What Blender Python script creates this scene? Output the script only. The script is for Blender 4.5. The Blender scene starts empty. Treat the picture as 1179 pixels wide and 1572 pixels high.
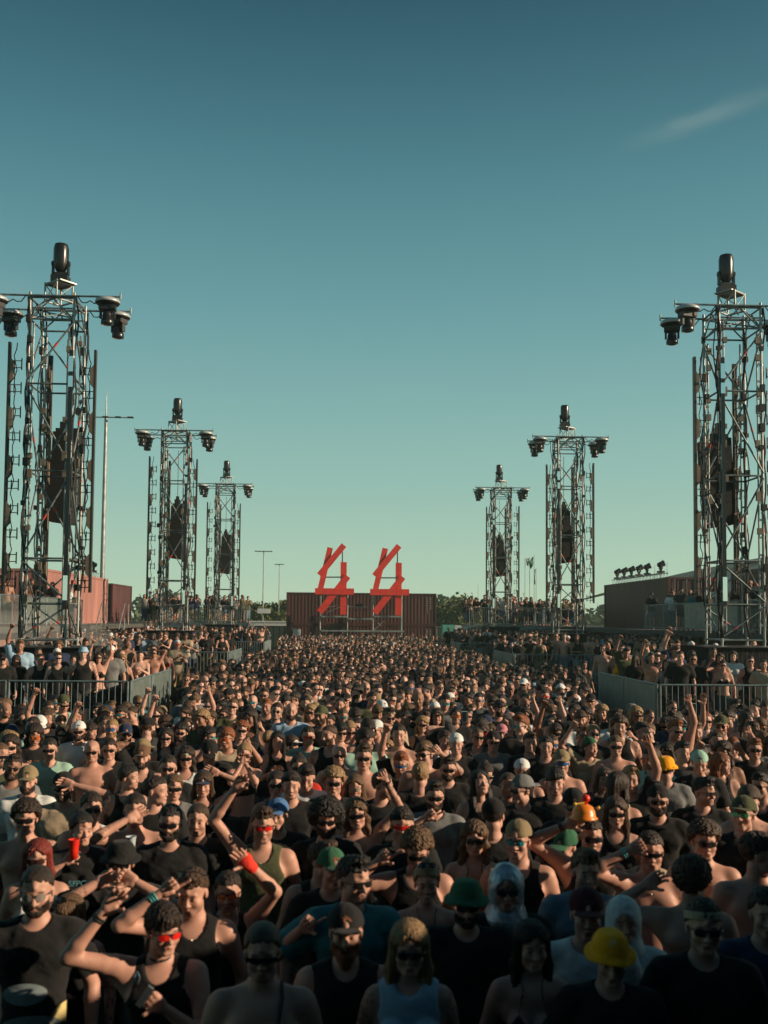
import bpy, math, random
import numpy as np
from mathutils import Vector, Matrix

random.seed(44)
NR = np.random.RandomState(44)
SC = bpy.context.scene
COL = SC.collection
R = math.radians

# ---------------------------------------------------------------- camera
CAM_H = 3.1
YAW, PITCH, ROLL = R(2.35), math.atan(83 / 1528.0), R(0.5)
PYC = 867.0      # picture row of the optical axis (the lens is shifted)
cam_d = bpy.data.cameras.new('camera')
cam = bpy.data.objects.new('camera', cam_d)
COL.objects.link(cam)
cam_d.sensor_fit = 'VERTICAL'
cam_d.sensor_height = 36.0
cam_d.sensor_width = 27.0
cam_d.lens = 35.0
cam_d.shift_y = 81.0 / 1572.0
cam_d.clip_start = 0.05
cam_d.clip_end = 6000
cam_d.dof.use_dof = True
cam_d.dof.focus_distance = 22.0
cam_d.dof.aperture_fstop = 2.5
CM = (Matrix.Translation((-1.07, 0, CAM_H)) @ Matrix.Rotation(-YAW, 4, 'Z')
      @ Matrix.Rotation(math.pi / 2 + PITCH, 4, 'X') @ Matrix.Rotation(ROLL, 4, 'Z'))
cam.matrix_world = CM
SC.camera = cam
CR3 = CM.to_3x3()
CPOS = CM.translation.copy()
FPX = 1528.0


def at(px, py, Y):
    """the point seen at photograph pixel (px, py) on the vertical plane y = Y"""
    d = CR3 @ Vector(((px - 589.5) / FPX, (PYC - py) / FPX, -1.0))
    return CPOS + d * ((Y - CPOS.y) / d.y)


def on_height(px, py, z):
    d = CR3 @ Vector(((px - 589.5) / FPX, (PYC - py) / FPX, -1.0))
    return CPOS + d * ((z - CPOS.z) / d.z)


CINV = CM.inverted()


def to_px(p):
    q = CINV @ Vector(p)
    if q.z > -0.01:
        return (-9999, -9999, 0.01)
    return (589.5 + FPX * q.x / -q.z, PYC - FPX * q.y / -q.z, -q.z)


# ---------------------------------------------------------------- sky, sun, exposure
SUN_EL, SUN_AZ = R(19), R(101)          # azimuth measured clockwise from +Y (ahead) : right, slightly behind
sun_dir = Vector((math.sin(SUN_AZ) * math.cos(SUN_EL), math.cos(SUN_AZ) * math.cos(SUN_EL), math.sin(SUN_EL)))
world = bpy.data.worlds.new("World")
SC.world = world
world.use_nodes = True
wn, wl = world.node_tree.nodes, world.node_tree.links
wn.clear()
wo = wn.new('ShaderNodeOutputWorld')
bg = wn.new('ShaderNodeBackground')
sky = wn.new('ShaderNodeTexSky')
sky.sky_type = 'NISHITA'
sky.sun_disc = False
sky.sun_elevation = SUN_EL
sky.sun_rotation = SUN_AZ
sky.altitude = 50
sky.air_density = 1.0
sky.dust_density = 1.0
sky.ozone_density = 2.0
tc = wn.new('ShaderNodeTexCoord')
sep = wn.new('ShaderNodeSeparateXYZ')
wl.new(tc.outputs['Generated'], sep.inputs[0])
# the air over the site: clear teal evening sky, paler and greener towards the horizon
ramp = wn.new('ShaderNodeValToRGB')
ramp.color_ramp.interpolation = 'B_SPLINE'
els = ramp.color_ramp.elements
SKYR = [(0.0, (0.52, 0.66, 0.47)), (0.04, (0.45, 0.625, 0.465)), (0.12, (0.300, 0.520, 0.44)),
        (0.26, (0.150, 0.350, 0.365)), (0.40, (0.068, 0.218, 0.255)), (0.52, (0.018, 0.087, 0.124)),
        (0.62, (0.004, 0.036, 0.066)), (1.0, (0.006, 0.034, 0.056))]
els[0].position, els[0].color = SKYR[0][0], (*SKYR[0][1], 1)
els[1].position, els[1].color = SKYR[-1][0], (*SKYR[-1][1], 1)
for p_, c_ in SKYR[1:-1]:
    e_ = els.new(p_)
    e_.color = (*c_, 1)
wl.new(sep.outputs['Z'], ramp.inputs[0])
sc_ = wn.new('ShaderNodeVectorMath')
sc_.operation = 'SCALE'
sc_.inputs['Scale'].default_value = 8.1      # background strength is 0.1, exposure 0.32
wl.new(ramp.outputs[0], sc_.inputs[0])
mixs = wn.new('ShaderNodeMix')
mixs.data_type = 'RGBA'
mixs.inputs['Factor'].default_value = 0.93
wl.new(sky.outputs[0], mixs.inputs['A'])
wl.new(sc_.outputs[0], mixs.inputs['B'])
# one faint wisp of cirrus, high on the right
def mathn(op, a_, b_=None):
    q = wn.new('ShaderNodeMath')
    q.operation = op
    for i_, v_ in ((0, a_), (1, b_)):
        if v_ is None:
            continue
        if isinstance(v_, (int, float)):
            q.inputs[i_].default_value = v_
        else:
            wl.new(v_, q.inputs[i_])
    return q.outputs[0]


def dirpx(px, py):
    return (CR3 @ Vector(((px - 589.5) / FPX, (PYC - py) / FPX, -1.0))).normalized()


def wisp(p0, p1, wid, amt, col_in):
    c0, c1 = dirpx(*p0), dirpx(*p1)
    mid = (c0 + c1).normalized()
    ua = (c1 - c0).normalized()
    va = mid.cross(ua).normalized()
    half = (c1 - c0).length / 2
    dots = []
    for ax_ in (ua, va):
        d_ = wn.new('ShaderNodeVectorMath')
        d_.operation = 'DOT_PRODUCT'
        wl.new(tc.outputs['Generated'], d_.inputs[0])
        d_.inputs[1].default_value = ax_
        dots.append(mathn('SUBTRACT', d_.outputs['Value'], mid.dot(ax_)))
    nz = wn.new('ShaderNodeTexNoise')
    nz.inputs['Scale'].default_value = 9
    nz.inputs['Detail'].default_value = 8
    nz.inputs['Roughness'].default_value = 0.6
    nz.inputs['Distortion'].default_value = 1.2
    mp = wn.new('ShaderNodeMapping')
    mp.inputs['Scale'].default_value = (1, 1, 2.2)
    wl.new(tc.outputs['Generated'], mp.inputs[0])
    wl.new(mp.outputs[0], nz.inputs['Vector'])
    bend = mathn('MULTIPLY', mathn('SUBTRACT', nz.outputs['Fac'], 0.5), wid * 2.2)
    a_ = mathn('POWER', mathn('ABSOLUTE', mathn('DIVIDE', dots[0], half)), 2.0)
    b_ = mathn('POWER', mathn('ABSOLUTE', mathn('DIVIDE', mathn('ADD', dots[1], bend), wid)), 2.0)
    g_ = mathn('POWER', 2.718, mathn('MULTIPLY', mathn('ADD', a_, b_), -1.3))
    f_ = mathn('MULTIPLY', mathn('MULTIPLY', g_, mathn('ADD', mathn('MULTIPLY', nz.outputs['Fac'], 1.2), -0.15)), amt)
    mixc = wn.new('ShaderNodeMix')
    mixc.data_type = 'RGBA'
    mixc.inputs['B'].default_value = (2.4, 3.1, 2.9, 1)
    wl.new(f_, mixc.inputs['Factor'])
    wl.new(col_in, mixc.inputs['A'])
    return mixc.outputs['Result']


c_ = wisp((985, 218), (1190, 142), 0.0085, 0.50, mixs.outputs['Result'])
c_ = wisp((-40, 425), (90, 470), 0.02, 0.25, c_)
c_ = wisp((150, 590), (420, 540), 0.018, 0.10, c_)
c_ = wisp((520, 575), (700, 610), 0.02, 0.10, c_)
wl.new(c_, bg.inputs['Color'])
bg.inputs['Strength'].default_value = 0.1
wl.new(bg.outputs[0], wo.inputs[0])

sun_l = bpy.data.lights.new('sun', 'SUN')
sun_l.energy = 4.9
sun_l.angle = R(0.6)
sun_l.color = (1.0, 0.76, 0.53)
sun = bpy.data.objects.new('sun', sun_l)
COL.objects.link(sun)
sun.rotation_euler = sun_dir.to_track_quat('Z', 'Y').to_euler()
SC.view_settings.view_transform = 'Standard'
SC.view_settings.look = 'None'
SC.view_settings.gamma = 1.0
SC.view_settings.exposure = 0.42
SC.cycles.max_bounces = 5
SC.cycles.diffuse_bounces = 3
SC.cycles.glossy_bounces = 3
SC.cycles.transparent_max_bounces = 6
SC.cycles.volume_bounces = 0


# ---------------------------------------------------------------- materials
MATS = {}


def mat(name, col, rough=0.6, metal=0.0, noise=0.0, nscale=8.0, bump=0.0, bscale=60.0, obcol=False, tint=False,
        spec=0.5, col2=None, coat=0.0, sheen=0.0, detail=4, stretch=(1, 1, 1), bdist=0.01):
    if name in MATS:
        return MATS[name]
    m = bpy.data.materials.new(name)
    m.use_nodes = True
    n, l = m.node_tree.nodes, m.node_tree.links
    b = n['Principled BSDF']
    b.inputs['Roughness'].default_value = rough
    b.inputs['Metallic'].default_value = metal
    b.inputs['Specular IOR Level'].default_value = spec
    b.inputs['Coat Weight'].default_value = coat
    b.inputs['Sheen Weight'].default_value = sheen
    out = None
    if obcol:
        oi = n.new('ShaderNodeObjectInfo')
        out = oi.outputs['Color']
    if tint:
        a = n.new('ShaderNodeAttribute')
        a.attribute_name = 'tint'
        if out is None:
            out = a.outputs['Color']
        else:
            x = n.new('ShaderNodeMix')
            x.data_type = 'RGBA'
            x.blend_type = 'MULTIPLY'
            x.inputs['Factor'].default_value = 1.0
            l.new(out, x.inputs['A'])
            l.new(a.outputs['Color'], x.inputs['B'])
            out = x.outputs['Result']
    co = n.new('ShaderNodeTexCoord')
    mpp = n.new('ShaderNodeMapping')
    mpp.inputs['Scale'].default_value = stretch
    l.new(co.outputs['Object'], mpp.inputs[0])
    if noise > 0:
        t = n.new('ShaderNodeTexNoise')
        t.inputs['Scale'].default_value = nscale
        t.inputs['Detail'].default_value = detail
        l.new(mpp.outputs[0], t.inputs['Vector'])
        x = n.new('ShaderNodeMix')
        x.data_type = 'RGBA'
        if out is None:
            x.inputs['A'].default_value = (*col, 1)
            x.inputs['B'].default_value = (*(col2 or tuple(c * (1 - noise) for c in col)), 1)
            mrr = n.new('ShaderNodeMapRange')
            mrr.inputs['From Min'].default_value = 0.38
            mrr.inputs['From Max'].default_value = 0.62
            l.new(t.outputs['Fac'], mrr.inputs['Value'])
            l.new(mrr.outputs[0], x.inputs['Factor'])
        else:
            x.blend_type = 'MULTIPLY'
            x.inputs['Factor'].default_value = 1.0
            mrr = n.new('ShaderNodeMapRange')
            mrr.inputs['From Min'].default_value = 0.3
            mrr.inputs['From Max'].default_value = 0.7
            mrr.inputs['To Min'].default_value = 1 - noise
            mrr.inputs['To Max'].default_value = 1 + noise * 0.4
            l.new(t.outputs['Fac'], mrr.inputs['Value'])
            l.new(out, x.inputs['A'])
            l.new(mrr.outputs[0], x.inputs['B'])
        out = x.outputs['Result']
    if out is None:
        b.inputs['Base Color'].default_value = (*col, 1)
    else:
        l.new(out, b.inputs['Base Color'])
    if bump > 0:
        t = n.new('ShaderNodeTexNoise')
        t.inputs['Scale'].default_value = bscale
        t.inputs['Detail'].default_value = 3
        l.new(mpp.outputs[0], t.inputs['Vector'])
        bp = n.new('ShaderNodeBump')
        bp.inputs['Strength'].default_value = bump
        bp.inputs['Distance'].default_value = bdist
        l.new(t.outputs['Fac'], bp.inputs['Height'])
        l.new(bp.outputs[0], b.inputs['Normal'])
    MATS[name] = m
    return m


M_SKIN = mat('skin', (1, 1, 1), 0.55, obcol=True, tint=True, noise=0.12, nscale=14, bump=0.10, bscale=45, spec=0.4, bdist=0.004)
M_CLOTH = mat('cloth', (1, 1, 1), 0.9, obcol=True, tint=True, noise=0.16, nscale=7, bump=0.35, bscale=14, spec=0.2,
              sheen=0.06, bdist=0.02)
M_HAIR = mat('hair', (1, 1, 1), 0.5, obcol=True, tint=True, noise=0.55, nscale=95, bump=1.0, bscale=150, spec=0.4,
             stretch=(1.0, 1.0, 0.14), bdist=0.012)
M_GLOSS = mat('glossy plastic', (1, 1, 1), 0.16, obcol=True, tint=True, spec=0.6)


# ---------------------------------------------------------------- mesh helpers
def tag(o, label=None, cat=None, group=None, kind=None):
    if label:
        o['label'] = label
    if cat:
        o['category'] = cat
    if group:
        o['group'] = group
    if kind:
        o['kind'] = kind
    return o


def mesh_np(name, V, Q, mats, smooth=True, tint=None, mi=None):
    """numpy verts + quads (or triangles) -> mesh"""
    V = np.asarray(V, dtype=np.float32)
    Q = np.asarray(Q, dtype=np.int32)
    me = bpy.data.meshes.new(name)
    me.vertices.add(len(V))
    me.vertices.foreach_set('co', V.ravel())
    nf, k = Q.shape
    me.loops.add(nf * k)
    me.polygons.add(nf)
    me.loops.foreach_set('vertex_index', Q.ravel())
    me.polygons.foreach_set('loop_start', np.arange(0, nf * k, k, dtype=np.int32))
    if mi is not None:
        me.polygons.foreach_set('material_index', np.asarray(mi, dtype=np.int32))
    if smooth:
        me.polygons.foreach_set('use_smooth', np.ones(nf, dtype=bool))
    if tint is not None:
        a = me.attributes.new('tint', 'FLOAT_COLOR', 'POINT')
        t4 = np.ones((len(V), 4), dtype=np.float32)
        t4[:, :3] = tint
        a.data.foreach_set('color', t4.ravel())
    me.update(calc_edges=True)
    for m in (mats if isinstance(mats, (list, tuple)) else [mats]):
        me.materials.append(m)
    return me


def link(name, me, parent=None, mw=None):
    o = bpy.data.objects.new(name, me)
    COL.objects.link(o)
    if parent is not None:
        o.parent = parent
    if mw is not None:
        o.matrix_local = mw
    return o


def empty(name, loc=(0, 0, 0), rz=0.0):
    o = bpy.data.objects.new(name, None)
    COL.objects.link(o)
    o.location = loc
    o.rotation_euler = (0, 0, rz)
    o.empty_display_size = 0.2
    return o


def kids(o):
    return [c for c in ALLKIDS.get(o.name, [])]


ALLKIDS = {}


def copy_tree(o, parent=None):
    c = o.copy()
    COL.objects.link(c)
    c.parent = parent
    if parent is not None:
        c.matrix_parent_inverse = o.matrix_parent_inverse.copy()
    for ch in list(o.children):
        copy_tree(ch, c)
    return c


class MB:
    """collects boxes, tubes, prisms and lathes -> ONE mesh object"""

    def __init__(s):
        s.V, s.F, s.m, s.n = [], [], [], 0
        s.sm = []

    def add(s, V, F, mi=0, smooth=False):
        for v in V:
            s.V.append(tuple(v))
        for f in F:
            s.F.append(tuple(i + s.n for i in f))
            s.m.append(mi)
            s.sm.append(smooth)
        s.n += len(V)

    def box(s, c, d, rz=0.0, mi=0, M=None, taper=1.0):
        hx, hy, hz = d[0] / 2, d[1] / 2, d[2] / 2
        P = [Vector((x * (taper if z > 0 else 1), y * (taper if z > 0 else 1), z)) for x, y, z in
             [(-hx, -hy, -hz), (hx, -hy, -hz), (hx, hy, -hz), (-hx, hy, -hz), (-hx, -hy, hz), (hx, -hy, hz), (hx, hy, hz), (-hx, hy, hz)]]
        if M is None:
            M = Matrix.Rotation(rz, 3, 'Z')
        P = [M @ p + Vector(c) for p in P]
        s.add(P, [(0, 3, 2, 1), (4, 5, 6, 7), (0, 1, 5, 4), (1, 2, 6, 5), (2, 3, 7, 6), (3, 0, 4, 7)], mi)

    def tube(s, a, b, r, n=7, mi=0, r2=None, caps=True):
        a, b = Vector(a), Vector(b)
        r2 = r if r2 is None else r2
        z = (b - a)
        if z.length < 1e-6:
            return
        z.normalize()
        x = z.cross(Vector((0, 0, 1)) if abs(z.z) < 0.9 else Vector((1, 0, 0))).normalized()
        y = z.cross(x)
        V = []
        for q, rr in ((a, r), (b, r2)):
            for i in range(n):
                t = 2 * math.pi * i / n
                V.append(q + x * (rr * math.cos(t)) + y * (rr * math.sin(t)))
        F = [(i, (i + 1) % n, n + (i + 1) % n, n + i) for i in range(n)]
        s.add(V, F, mi, True)
        if caps:
            s.add(V[:n], [tuple(range(n - 1, -1, -1))], mi)
            s.add(V[n:], [tuple(range(n))], mi)

    def path(s, P, r, n=6, mi=0):
        P = [Vector(p) for p in P]
        V = []
        for i, p in enumerate(P):
            d = (P[min(i + 1, len(P) - 1)] - P[max(i - 1, 0)]).normalized()
            x = d.cross(Vector((0, 0, 1)) if abs(d.z) < 0.9 else Vector((1, 0, 0))).normalized()
            y = d.cross(x)
            for k in range(n):
                t = 2 * math.pi * k / n
                V.append(p + x * (r * math.cos(t)) + y * (r * math.sin(t)))
        F = []
        for i in range(len(P) - 1):
            for k in range(n):
                F.append((i * n + k, i * n + (k + 1) % n, (i + 1) * n + (k + 1) % n, (i + 1) * n + k))
        F.append(tuple(range(n - 1, -1, -1)))
        F.append(tuple((len(P) - 1) * n + k for k in range(n)))
        s.add(V, F, mi, True)

    def lathe(s, prof, c=(0, 0, 0), n=16, mi=0, M=None, smooth=True):
        V = []
        M = M or Matrix.Identity(3)
        for r, z in prof:
            for k in range(n):
                t = 2 * math.pi * k / n
                V.append(M @ Vector((r * math.cos(t), r * math.sin(t), z)) + Vector(c))
        F = []
        for i in range(len(prof) - 1):
            for k in range(n):
                F.append((i * n + k, i * n + (k + 1) % n, (i + 1) * n + (k + 1) % n, (i + 1) * n + k))
        F.append(tuple(range(n - 1, -1, -1)))
        F.append(tuple((len(prof) - 1) * n + k for k in range(n)))
        s.add(V, F, mi, smooth)

    def build(s, name, mats, parent=None, loc=None):
        me = bpy.data.meshes.new(name)
        me.from_pydata(s.V, [], s.F)
        for m in (mats if isinstance(mats, (list, tuple)) else [mats]):
            me.materials.append(m)
        me.polygons.foreach_set('material_index', s.m)
        me.polygons.foreach_set('use_smooth', s.sm)
        me.update()
        o = link(name, me, parent)
        if loc is not None:
            o.location = loc
        return o


# ================================================================ PEOPLE : signed distance volumes -> meshes
def _rc(P, a, b, ra, rb):
    a = np.asarray(a, float); b = np.asarray(b, float)
    ab = b - a
    q = [P[i] - a[i] for i in range(3)]
    t = np.clip((q[0] * ab[0] + q[1] * ab[1] + q[2] * ab[2]) / max(float(ab @ ab), 1e-9), 0, 1)
    return np.sqrt((q[0] - t * ab[0]) ** 2 + (q[1] - t * ab[1]) ** 2 + (q[2] - t * ab[2]) ** 2) - (ra + (rb - ra) * t)


def _el(P, c, r):
    q = [(P[i] - c[i]) for i in range(3)]
    k0 = np.sqrt((q[0] / r[0]) ** 2 + (q[1] / r[1]) ** 2 + (q[2] / r[2]) ** 2)
    k1 = np.sqrt((q[0] / r[0] ** 2) ** 2 + (q[1] / r[1] ** 2) ** 2 + (q[2] / r[2] ** 2) ** 2)
    return k0 * (k0 - 1) / np.maximum(k1, 1e-6)


def smin(a, b, k):
    if k <= 0:
        return np.minimum(a, b)
    h = np.maximum(k - np.abs(a - b), 0) / k
    return np.minimum(a, b) - h * h * k * 0.25


def smax(a, b, k):
    return -smin(-a, -b, k)


class Vol:
    def __init__(s, lo, hi, h):
        s.h = h
        s.lo = np.asarray(lo, float) - 2 * h
        n = np.ceil((np.asarray(hi, float) + 2 * h - s.lo) / h).astype(int) + 1
        s.ax = [s.lo[i] + h * np.arange(n[i]) for i in range(3)]
        s.F = np.full(n, 0.2, dtype=np.float64)

    def reg(s, lo, hi):
        sl = []
        for i in range(3):
            a = int(max(0, math.floor((lo[i] - s.lo[i]) / s.h)))
            b = int(min(len(s.ax[i]), math.ceil((hi[i] - s.lo[i]) / s.h) + 1))
            if b <= a:
                return None, None
            sl.append(slice(a, b))
        P = np.meshgrid(*[s.ax[i][sl[i]] for i in range(3)], indexing='ij', sparse=True)
        return tuple(sl), P

    def prim(s, p, grow=0.0, sub=False):
        kind, k = p[0], p[-1]
        pad = k + grow + 2.2 * s.h + 0.01
        if kind == 'rc':
            a, b, ra, rb = p[1:5]
            lo = np.minimum(np.asarray(a) - ra, np.asarray(b) - rb) - pad
            hi = np.maximum(np.asarray(a) + ra, np.asarray(b) + rb) + pad
            sl, P = s.reg(lo, hi)
            if sl is None:
                return
            d = _rc(P, a, b, ra, rb) - grow
        elif kind == 'cc':   # roundcone cut square at b
            a, b, ra, rb = p[1:5]
            lo = np.minimum(np.asarray(a) - ra, np.asarray(b) - rb) - pad
            hi = np.maximum(np.asarray(a) + ra, np.asarray(b) + rb) + pad
            sl, P = s.reg(lo, hi)
            if sl is None:
                return
            d = _rc(P, a, b, ra, rb) - grow
            u = np.asarray(b, float) - np.asarray(a, float)
            u /= np.linalg.norm(u)
            pl = (P[0] - b[0]) * u[0] + (P[1] - b[1]) * u[1] + (P[2] - b[2]) * u[2]
            d = np.maximum(d, pl)
        else:
            c, r = p[1], p[2]
            sl, P = s.reg(np.asarray(c) - r - pad, np.asarray(c) + r + pad)
            if sl is None:
                return
            d = _el(P, c, r) - grow
        if sub:
            s.F[sl] = smax(s.F[sl], -d, k)
        else:
            s.F[sl] = smin(s.F[sl], d, k)

    def P(s):
        return np.meshgrid(*s.ax, indexing='ij', sparse=True)

    def mesh(s):
        F = s.F
        S = F < 0
        n = F.shape
        cnt = np.zeros((n[0] - 1, n[1] - 1, n[2] - 1), dtype=np.int8)
        for i in (0, 1):
            for j in (0, 1):
                for k in (0, 1):
                    cnt += S[i:n[0] - 1 + i, j:n[1] - 1 + j, k:n[2] - 1 + k]
        act = (cnt > 0) & (cnt < 8)
        ijk = np.argwhere(act)
        if len(ijk) == 0:
            return np.zeros((0, 3)), np.zeros((0, 4), int)
        idx = np.full(act.shape, -1, dtype=np.int64)
        idx[act] = np.arange(len(ijk))
        acc = np.zeros((len(ijk), 3))
        c = np.zeros(len(ijk))
        cor = [(i, j, k) for i in (0, 1) for j in (0, 1) for k in (0, 1)]
        val = {o: F[ijk[:, 0] + o[0], ijk[:, 1] + o[1], ijk[:, 2] + o[2]] for o in cor}
        for a in cor:
            for ax in range(3):
                if a[ax] == 0:
                    b = list(a); b[ax] = 1; b = tuple(b)
                    fa, fb = val[a], val[b]
                    m = (fa < 0) != (fb < 0)
                    t = np.where(m, fa / np.where(m, fa - fb, 1), 0)
                    pt = np.tile(np.asarray(a, float), (len(ijk), 1))
                    pt[:, ax] = t
                    acc += pt * m[:, None]
                    c += m
        V = s.lo + (ijk + acc / c[:, None]) * s.h
        Q = []
        for ax in range(3):
            u, v = [(1, 2), (2, 0), (0, 1)][ax]
            slA = [slice(1, -1)] * 3; slA[ax] = slice(0, -1)
            slB = [slice(1, -1)] * 3; slB[ax] = slice(1, None)
            A, B = S[tuple(slA)], S[tuple(slB)]
            ch = np.argwhere(A != B)
            if len(ch) == 0:
                continue
            inside = A[tuple(ch.T)]
            g = ch + 1
            g[:, ax] -= 1
            eu = np.zeros(3, int); eu[u] = 1
            ev = np.zeros(3, int); ev[v] = 1
            q = [idx[tuple((g - o).T)] for o in (0 * eu, eu, eu + ev, ev)]
            q = np.stack(q, 1)
            q[~inside] = q[~inside][:, ::-1]
            Q.append(q)
        Q = np.concatenate(Q)
        Q = Q[(Q >= 0).all(1)]
        return V, Q


def vnoise(P, sc, seed=0.0):
    x, y, z = P[0] * sc + seed, P[1] * sc + seed * 1.7, P[2] * sc + seed * 0.6
    return (np.sin(x * 1.7 + 1.3 * np.sin(y * 1.1 + z)) * np.sin(y * 1.9 + 1.1 * np.sin(z * 1.3 + x)) * 0.6
            + 0.4 * np.sin(z * 2.3 + 1.5 * np.sin(x * 1.9)) * np.sin(x * 1.3 + y * 2.1))


# ---------------------------------------------------------------- heads (face towards -Y, origin at the middle of the head)
LOD_HEAD = {0: 0.0042, 1: 0.0075, 2: 0.012, 3: 0.019, 4: 0.028}
HEADC = {}


def head_prims(sex, var):
    f = sex == 'f'
    w = (0.94 if f else 1.0) * (1 + 0.05 * math.sin(var * 2.1))
    jw = (0.86 if f else 1.0) * (1 + 0.06 * math.sin(var * 3.7 + 1))
    ns = (0.85 if f else 1.0) * (1 + 0.16 * math.sin(var * 1.3 + 0.5))
    ch = 0.006 * math.sin(var * 2.9)
    A = [('el', (0, 0.014, 0.030), (0.0755 * w, 0.093, 0.082), 0.0),
         ('el', (0, 0.030, 0.052), (0.066 * w, 0.074, 0.064), 0.03),
         ('el', (0, -0.028, 0.050), (0.058 * w, 0.056, 0.054), 0.03),
         ('el', (0, -0.034, -0.034), (0.059 * w, 0.058, 0.076), 0.03),
         ('rc', (-0.034 * jw, -0.020, -0.074), (0.034 * jw, -0.020, -0.074), 0.026, 0.026, 0.035),
         ('rc', (-0.012 * jw, -0.072, -0.096 - ch), (0.012 * jw, -0.072, -0.096 - ch), 0.018, 0.018, 0.03),
         ('rc', (-0.036, -0.074, 0.014), (0.036, -0.074, 0.014), 0.0145, 0.0145, 0.016),
         ('rc', (0, -0.092, 0.045), (0, -0.080, 0.060), 0.006, 0.006, 0.03)]
    for s in (-1, 1):
        A += [('el', (s * 0.040, -0.060, -0.032), (0.024, 0.024, 0.022), 0.022)]
    S = []
    for s in (-1, 1):
        S += [('el', (s * 0.0315, -0.104, -0.006), (0.021, 0.020, 0.0135), 0.012)]
    B = []
    for s in (-1, 1):
        B += [('el', (s * 0.0315, -0.0755, -0.004), (0.0155, 0.0145, 0.0125), 0.004),
              ('rc', (s * 0.012, -0.0935, -0.039 * 1.0), (s * 0.012, -0.097, -0.038), 0.008 * ns, 0.0075 * ns, 0.006)]
    B += [('rc', (0, -0.087, 0.006), (0, -0.1085 - 0.005 * (ns - 1) * 10, -0.034), 0.0072 * ns, 0.0115 * ns, 0.010),
          ('rc', (-0.019, -0.0865, -0.0635), (0, -0.0945, -0.0615), 0.0045, 0.0065, 0.006),
          ('rc', (0.019, -0.0865, -0.0635), (0, -0.0945, -0.0615), 0.0045, 0.0065, 0.006),
          ('rc', (-0.014, -0.088, -0.0735), (0.014, -0.088, -0.0735), 0.0068, 0.0068, 0.006)]
    S2 = [('rc', (-0.021, -0.0955, -0.0675), (0.021, -0.0955, -0.0675), 0.0022, 0.0022, 0.004),
          ('el', (0, -0.101, -0.083), (0.02, 0.008, 0.004), 0.008)]
    E = []
    for s in (-1, 1):
        E += [('el', (s * 0.0765 * w, 0.014, -0.006), (0.0095, 0.020, 0.031), 0.006)]
    N = [('rc', (0, 0.018, -0.07), (0, 0.032, -0.16), 0.044 if f else 0.054, 0.044 if f else 0.053, 0.02)]
    return A, S, B, S2, E, N


def face_tint(V, sex, stubble=0.0, var=0, lod=0):
    t = np.ones((len(V), 3))
    x, y, z = V[:, 0], V[:, 1], V[:, 2]

    def blot(cx, cy, cz, rx, ry, rz, col, a=1.0, pw=1.2):
        d = ((np.abs(x) - cx) / rx) ** 2 + ((y - cy) / ry) ** 2 + ((z - cz) / rz) ** 2
        w = (np.clip(1.6 - d, 0, 1) * a)[:, None]
        t[:] = t * (1 - w) + np.array(col) * w
    blot(0.040, -0.062, -0.034, 0.022, 0.03, 0.017, (1.02, 0.84, 0.80), 0.7)
    if stubble > 0:
        m = (z < -0.036 - 0.35 * np.clip(np.abs(x) - .02, 0, .04) * 0) & (y < 0.02)
        k = np.clip((-0.040 - z) / 0.016, 0, 1) * np.clip((0.015 - y) / 0.02, 0, 1) * stubble
        k = np.where((z < -0.05) | (np.abs(z + 0.053) < 0.008), k, k * 0.4)[:, None]
        t[:] = t * (1 - k) + t * np.array((0.42, 0.40, 0.40)) * k
    blot(0.0, -0.09, -0.0675, 0.022, 0.02, 0.0085, (0.86, 0.56, 0.52), 0.9)
    if int(var) % 3 == 1:
        blot(0.0, -0.093, -0.068, 0.015, 0.02, 0.0036, (1.35, 1.5, 1.6), 0.95)
    else:
        blot(0.0, -0.095, -0.0675, 0.021, 0.02, 0.002, (0.35, 0.2, 0.2), 0.9)
    blot(0.034, -0.088, 0.0195, 0.019, 0.02, 0.0045, (0.25, 0.2, 0.17), 0.95)
    if lod < 1:
        blot(0.0315, -0.090, -0.004, 0.0125, 0.012, 0.0048, (1.3, 1.35, 1.4), 0.8)
    blot(0.0315, -0.091, -0.0038, 0.0055, 0.012, 0.0052, (0.06, 0.05, 0.05), 1.0)
    blot(0.0315, -0.090, 0.0016, 0.0145, 0.012, 0.0018, (0.30, 0.22, 0.2), 0.9)
    blot(0.010, -0.102, -0.0455, 0.005, 0.012, 0.0025, (0.35, 0.2, 0.18), 0.8)
    return np.clip(t, 0, 1.7)


def head_mesh(sex, var, lod, stubble=0.0):
    key = (sex, var, lod, stubble)
    if key not in HEADC:
        v = Vol((-0.095, -0.13, -0.17), (0.095, 0.115, 0.122), LOD_HEAD[lod])
        A, S, B, S2, E, N = head_prims(sex, var)
        for p in A + N:
            v.prim(p)
        if lod < 3:
            for p in S:
                v.prim(p, sub=True)
        for p in B:
            v.prim(p)
        if lod < 2:
            for p in S2:
                v.prim(p, sub=True)
        for p in E:
            v.prim(p)
        V, Q = v.mesh()
        HEADC[key] = (V, Q, face_tint(V, sex, stubble, var, lod))
    return HEADC[key]


PARTC = {}


def skull(P, g=0.0):
    return smin(_el(P, (0, 0.014, 0.032), (0.0735 + g, 0.093 + g, 0.083 + g)), _el(P, (0, -0.034, -0.034), (0.059 + g, 0.058 + g, 0.076 + g)), 0.03)


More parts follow.
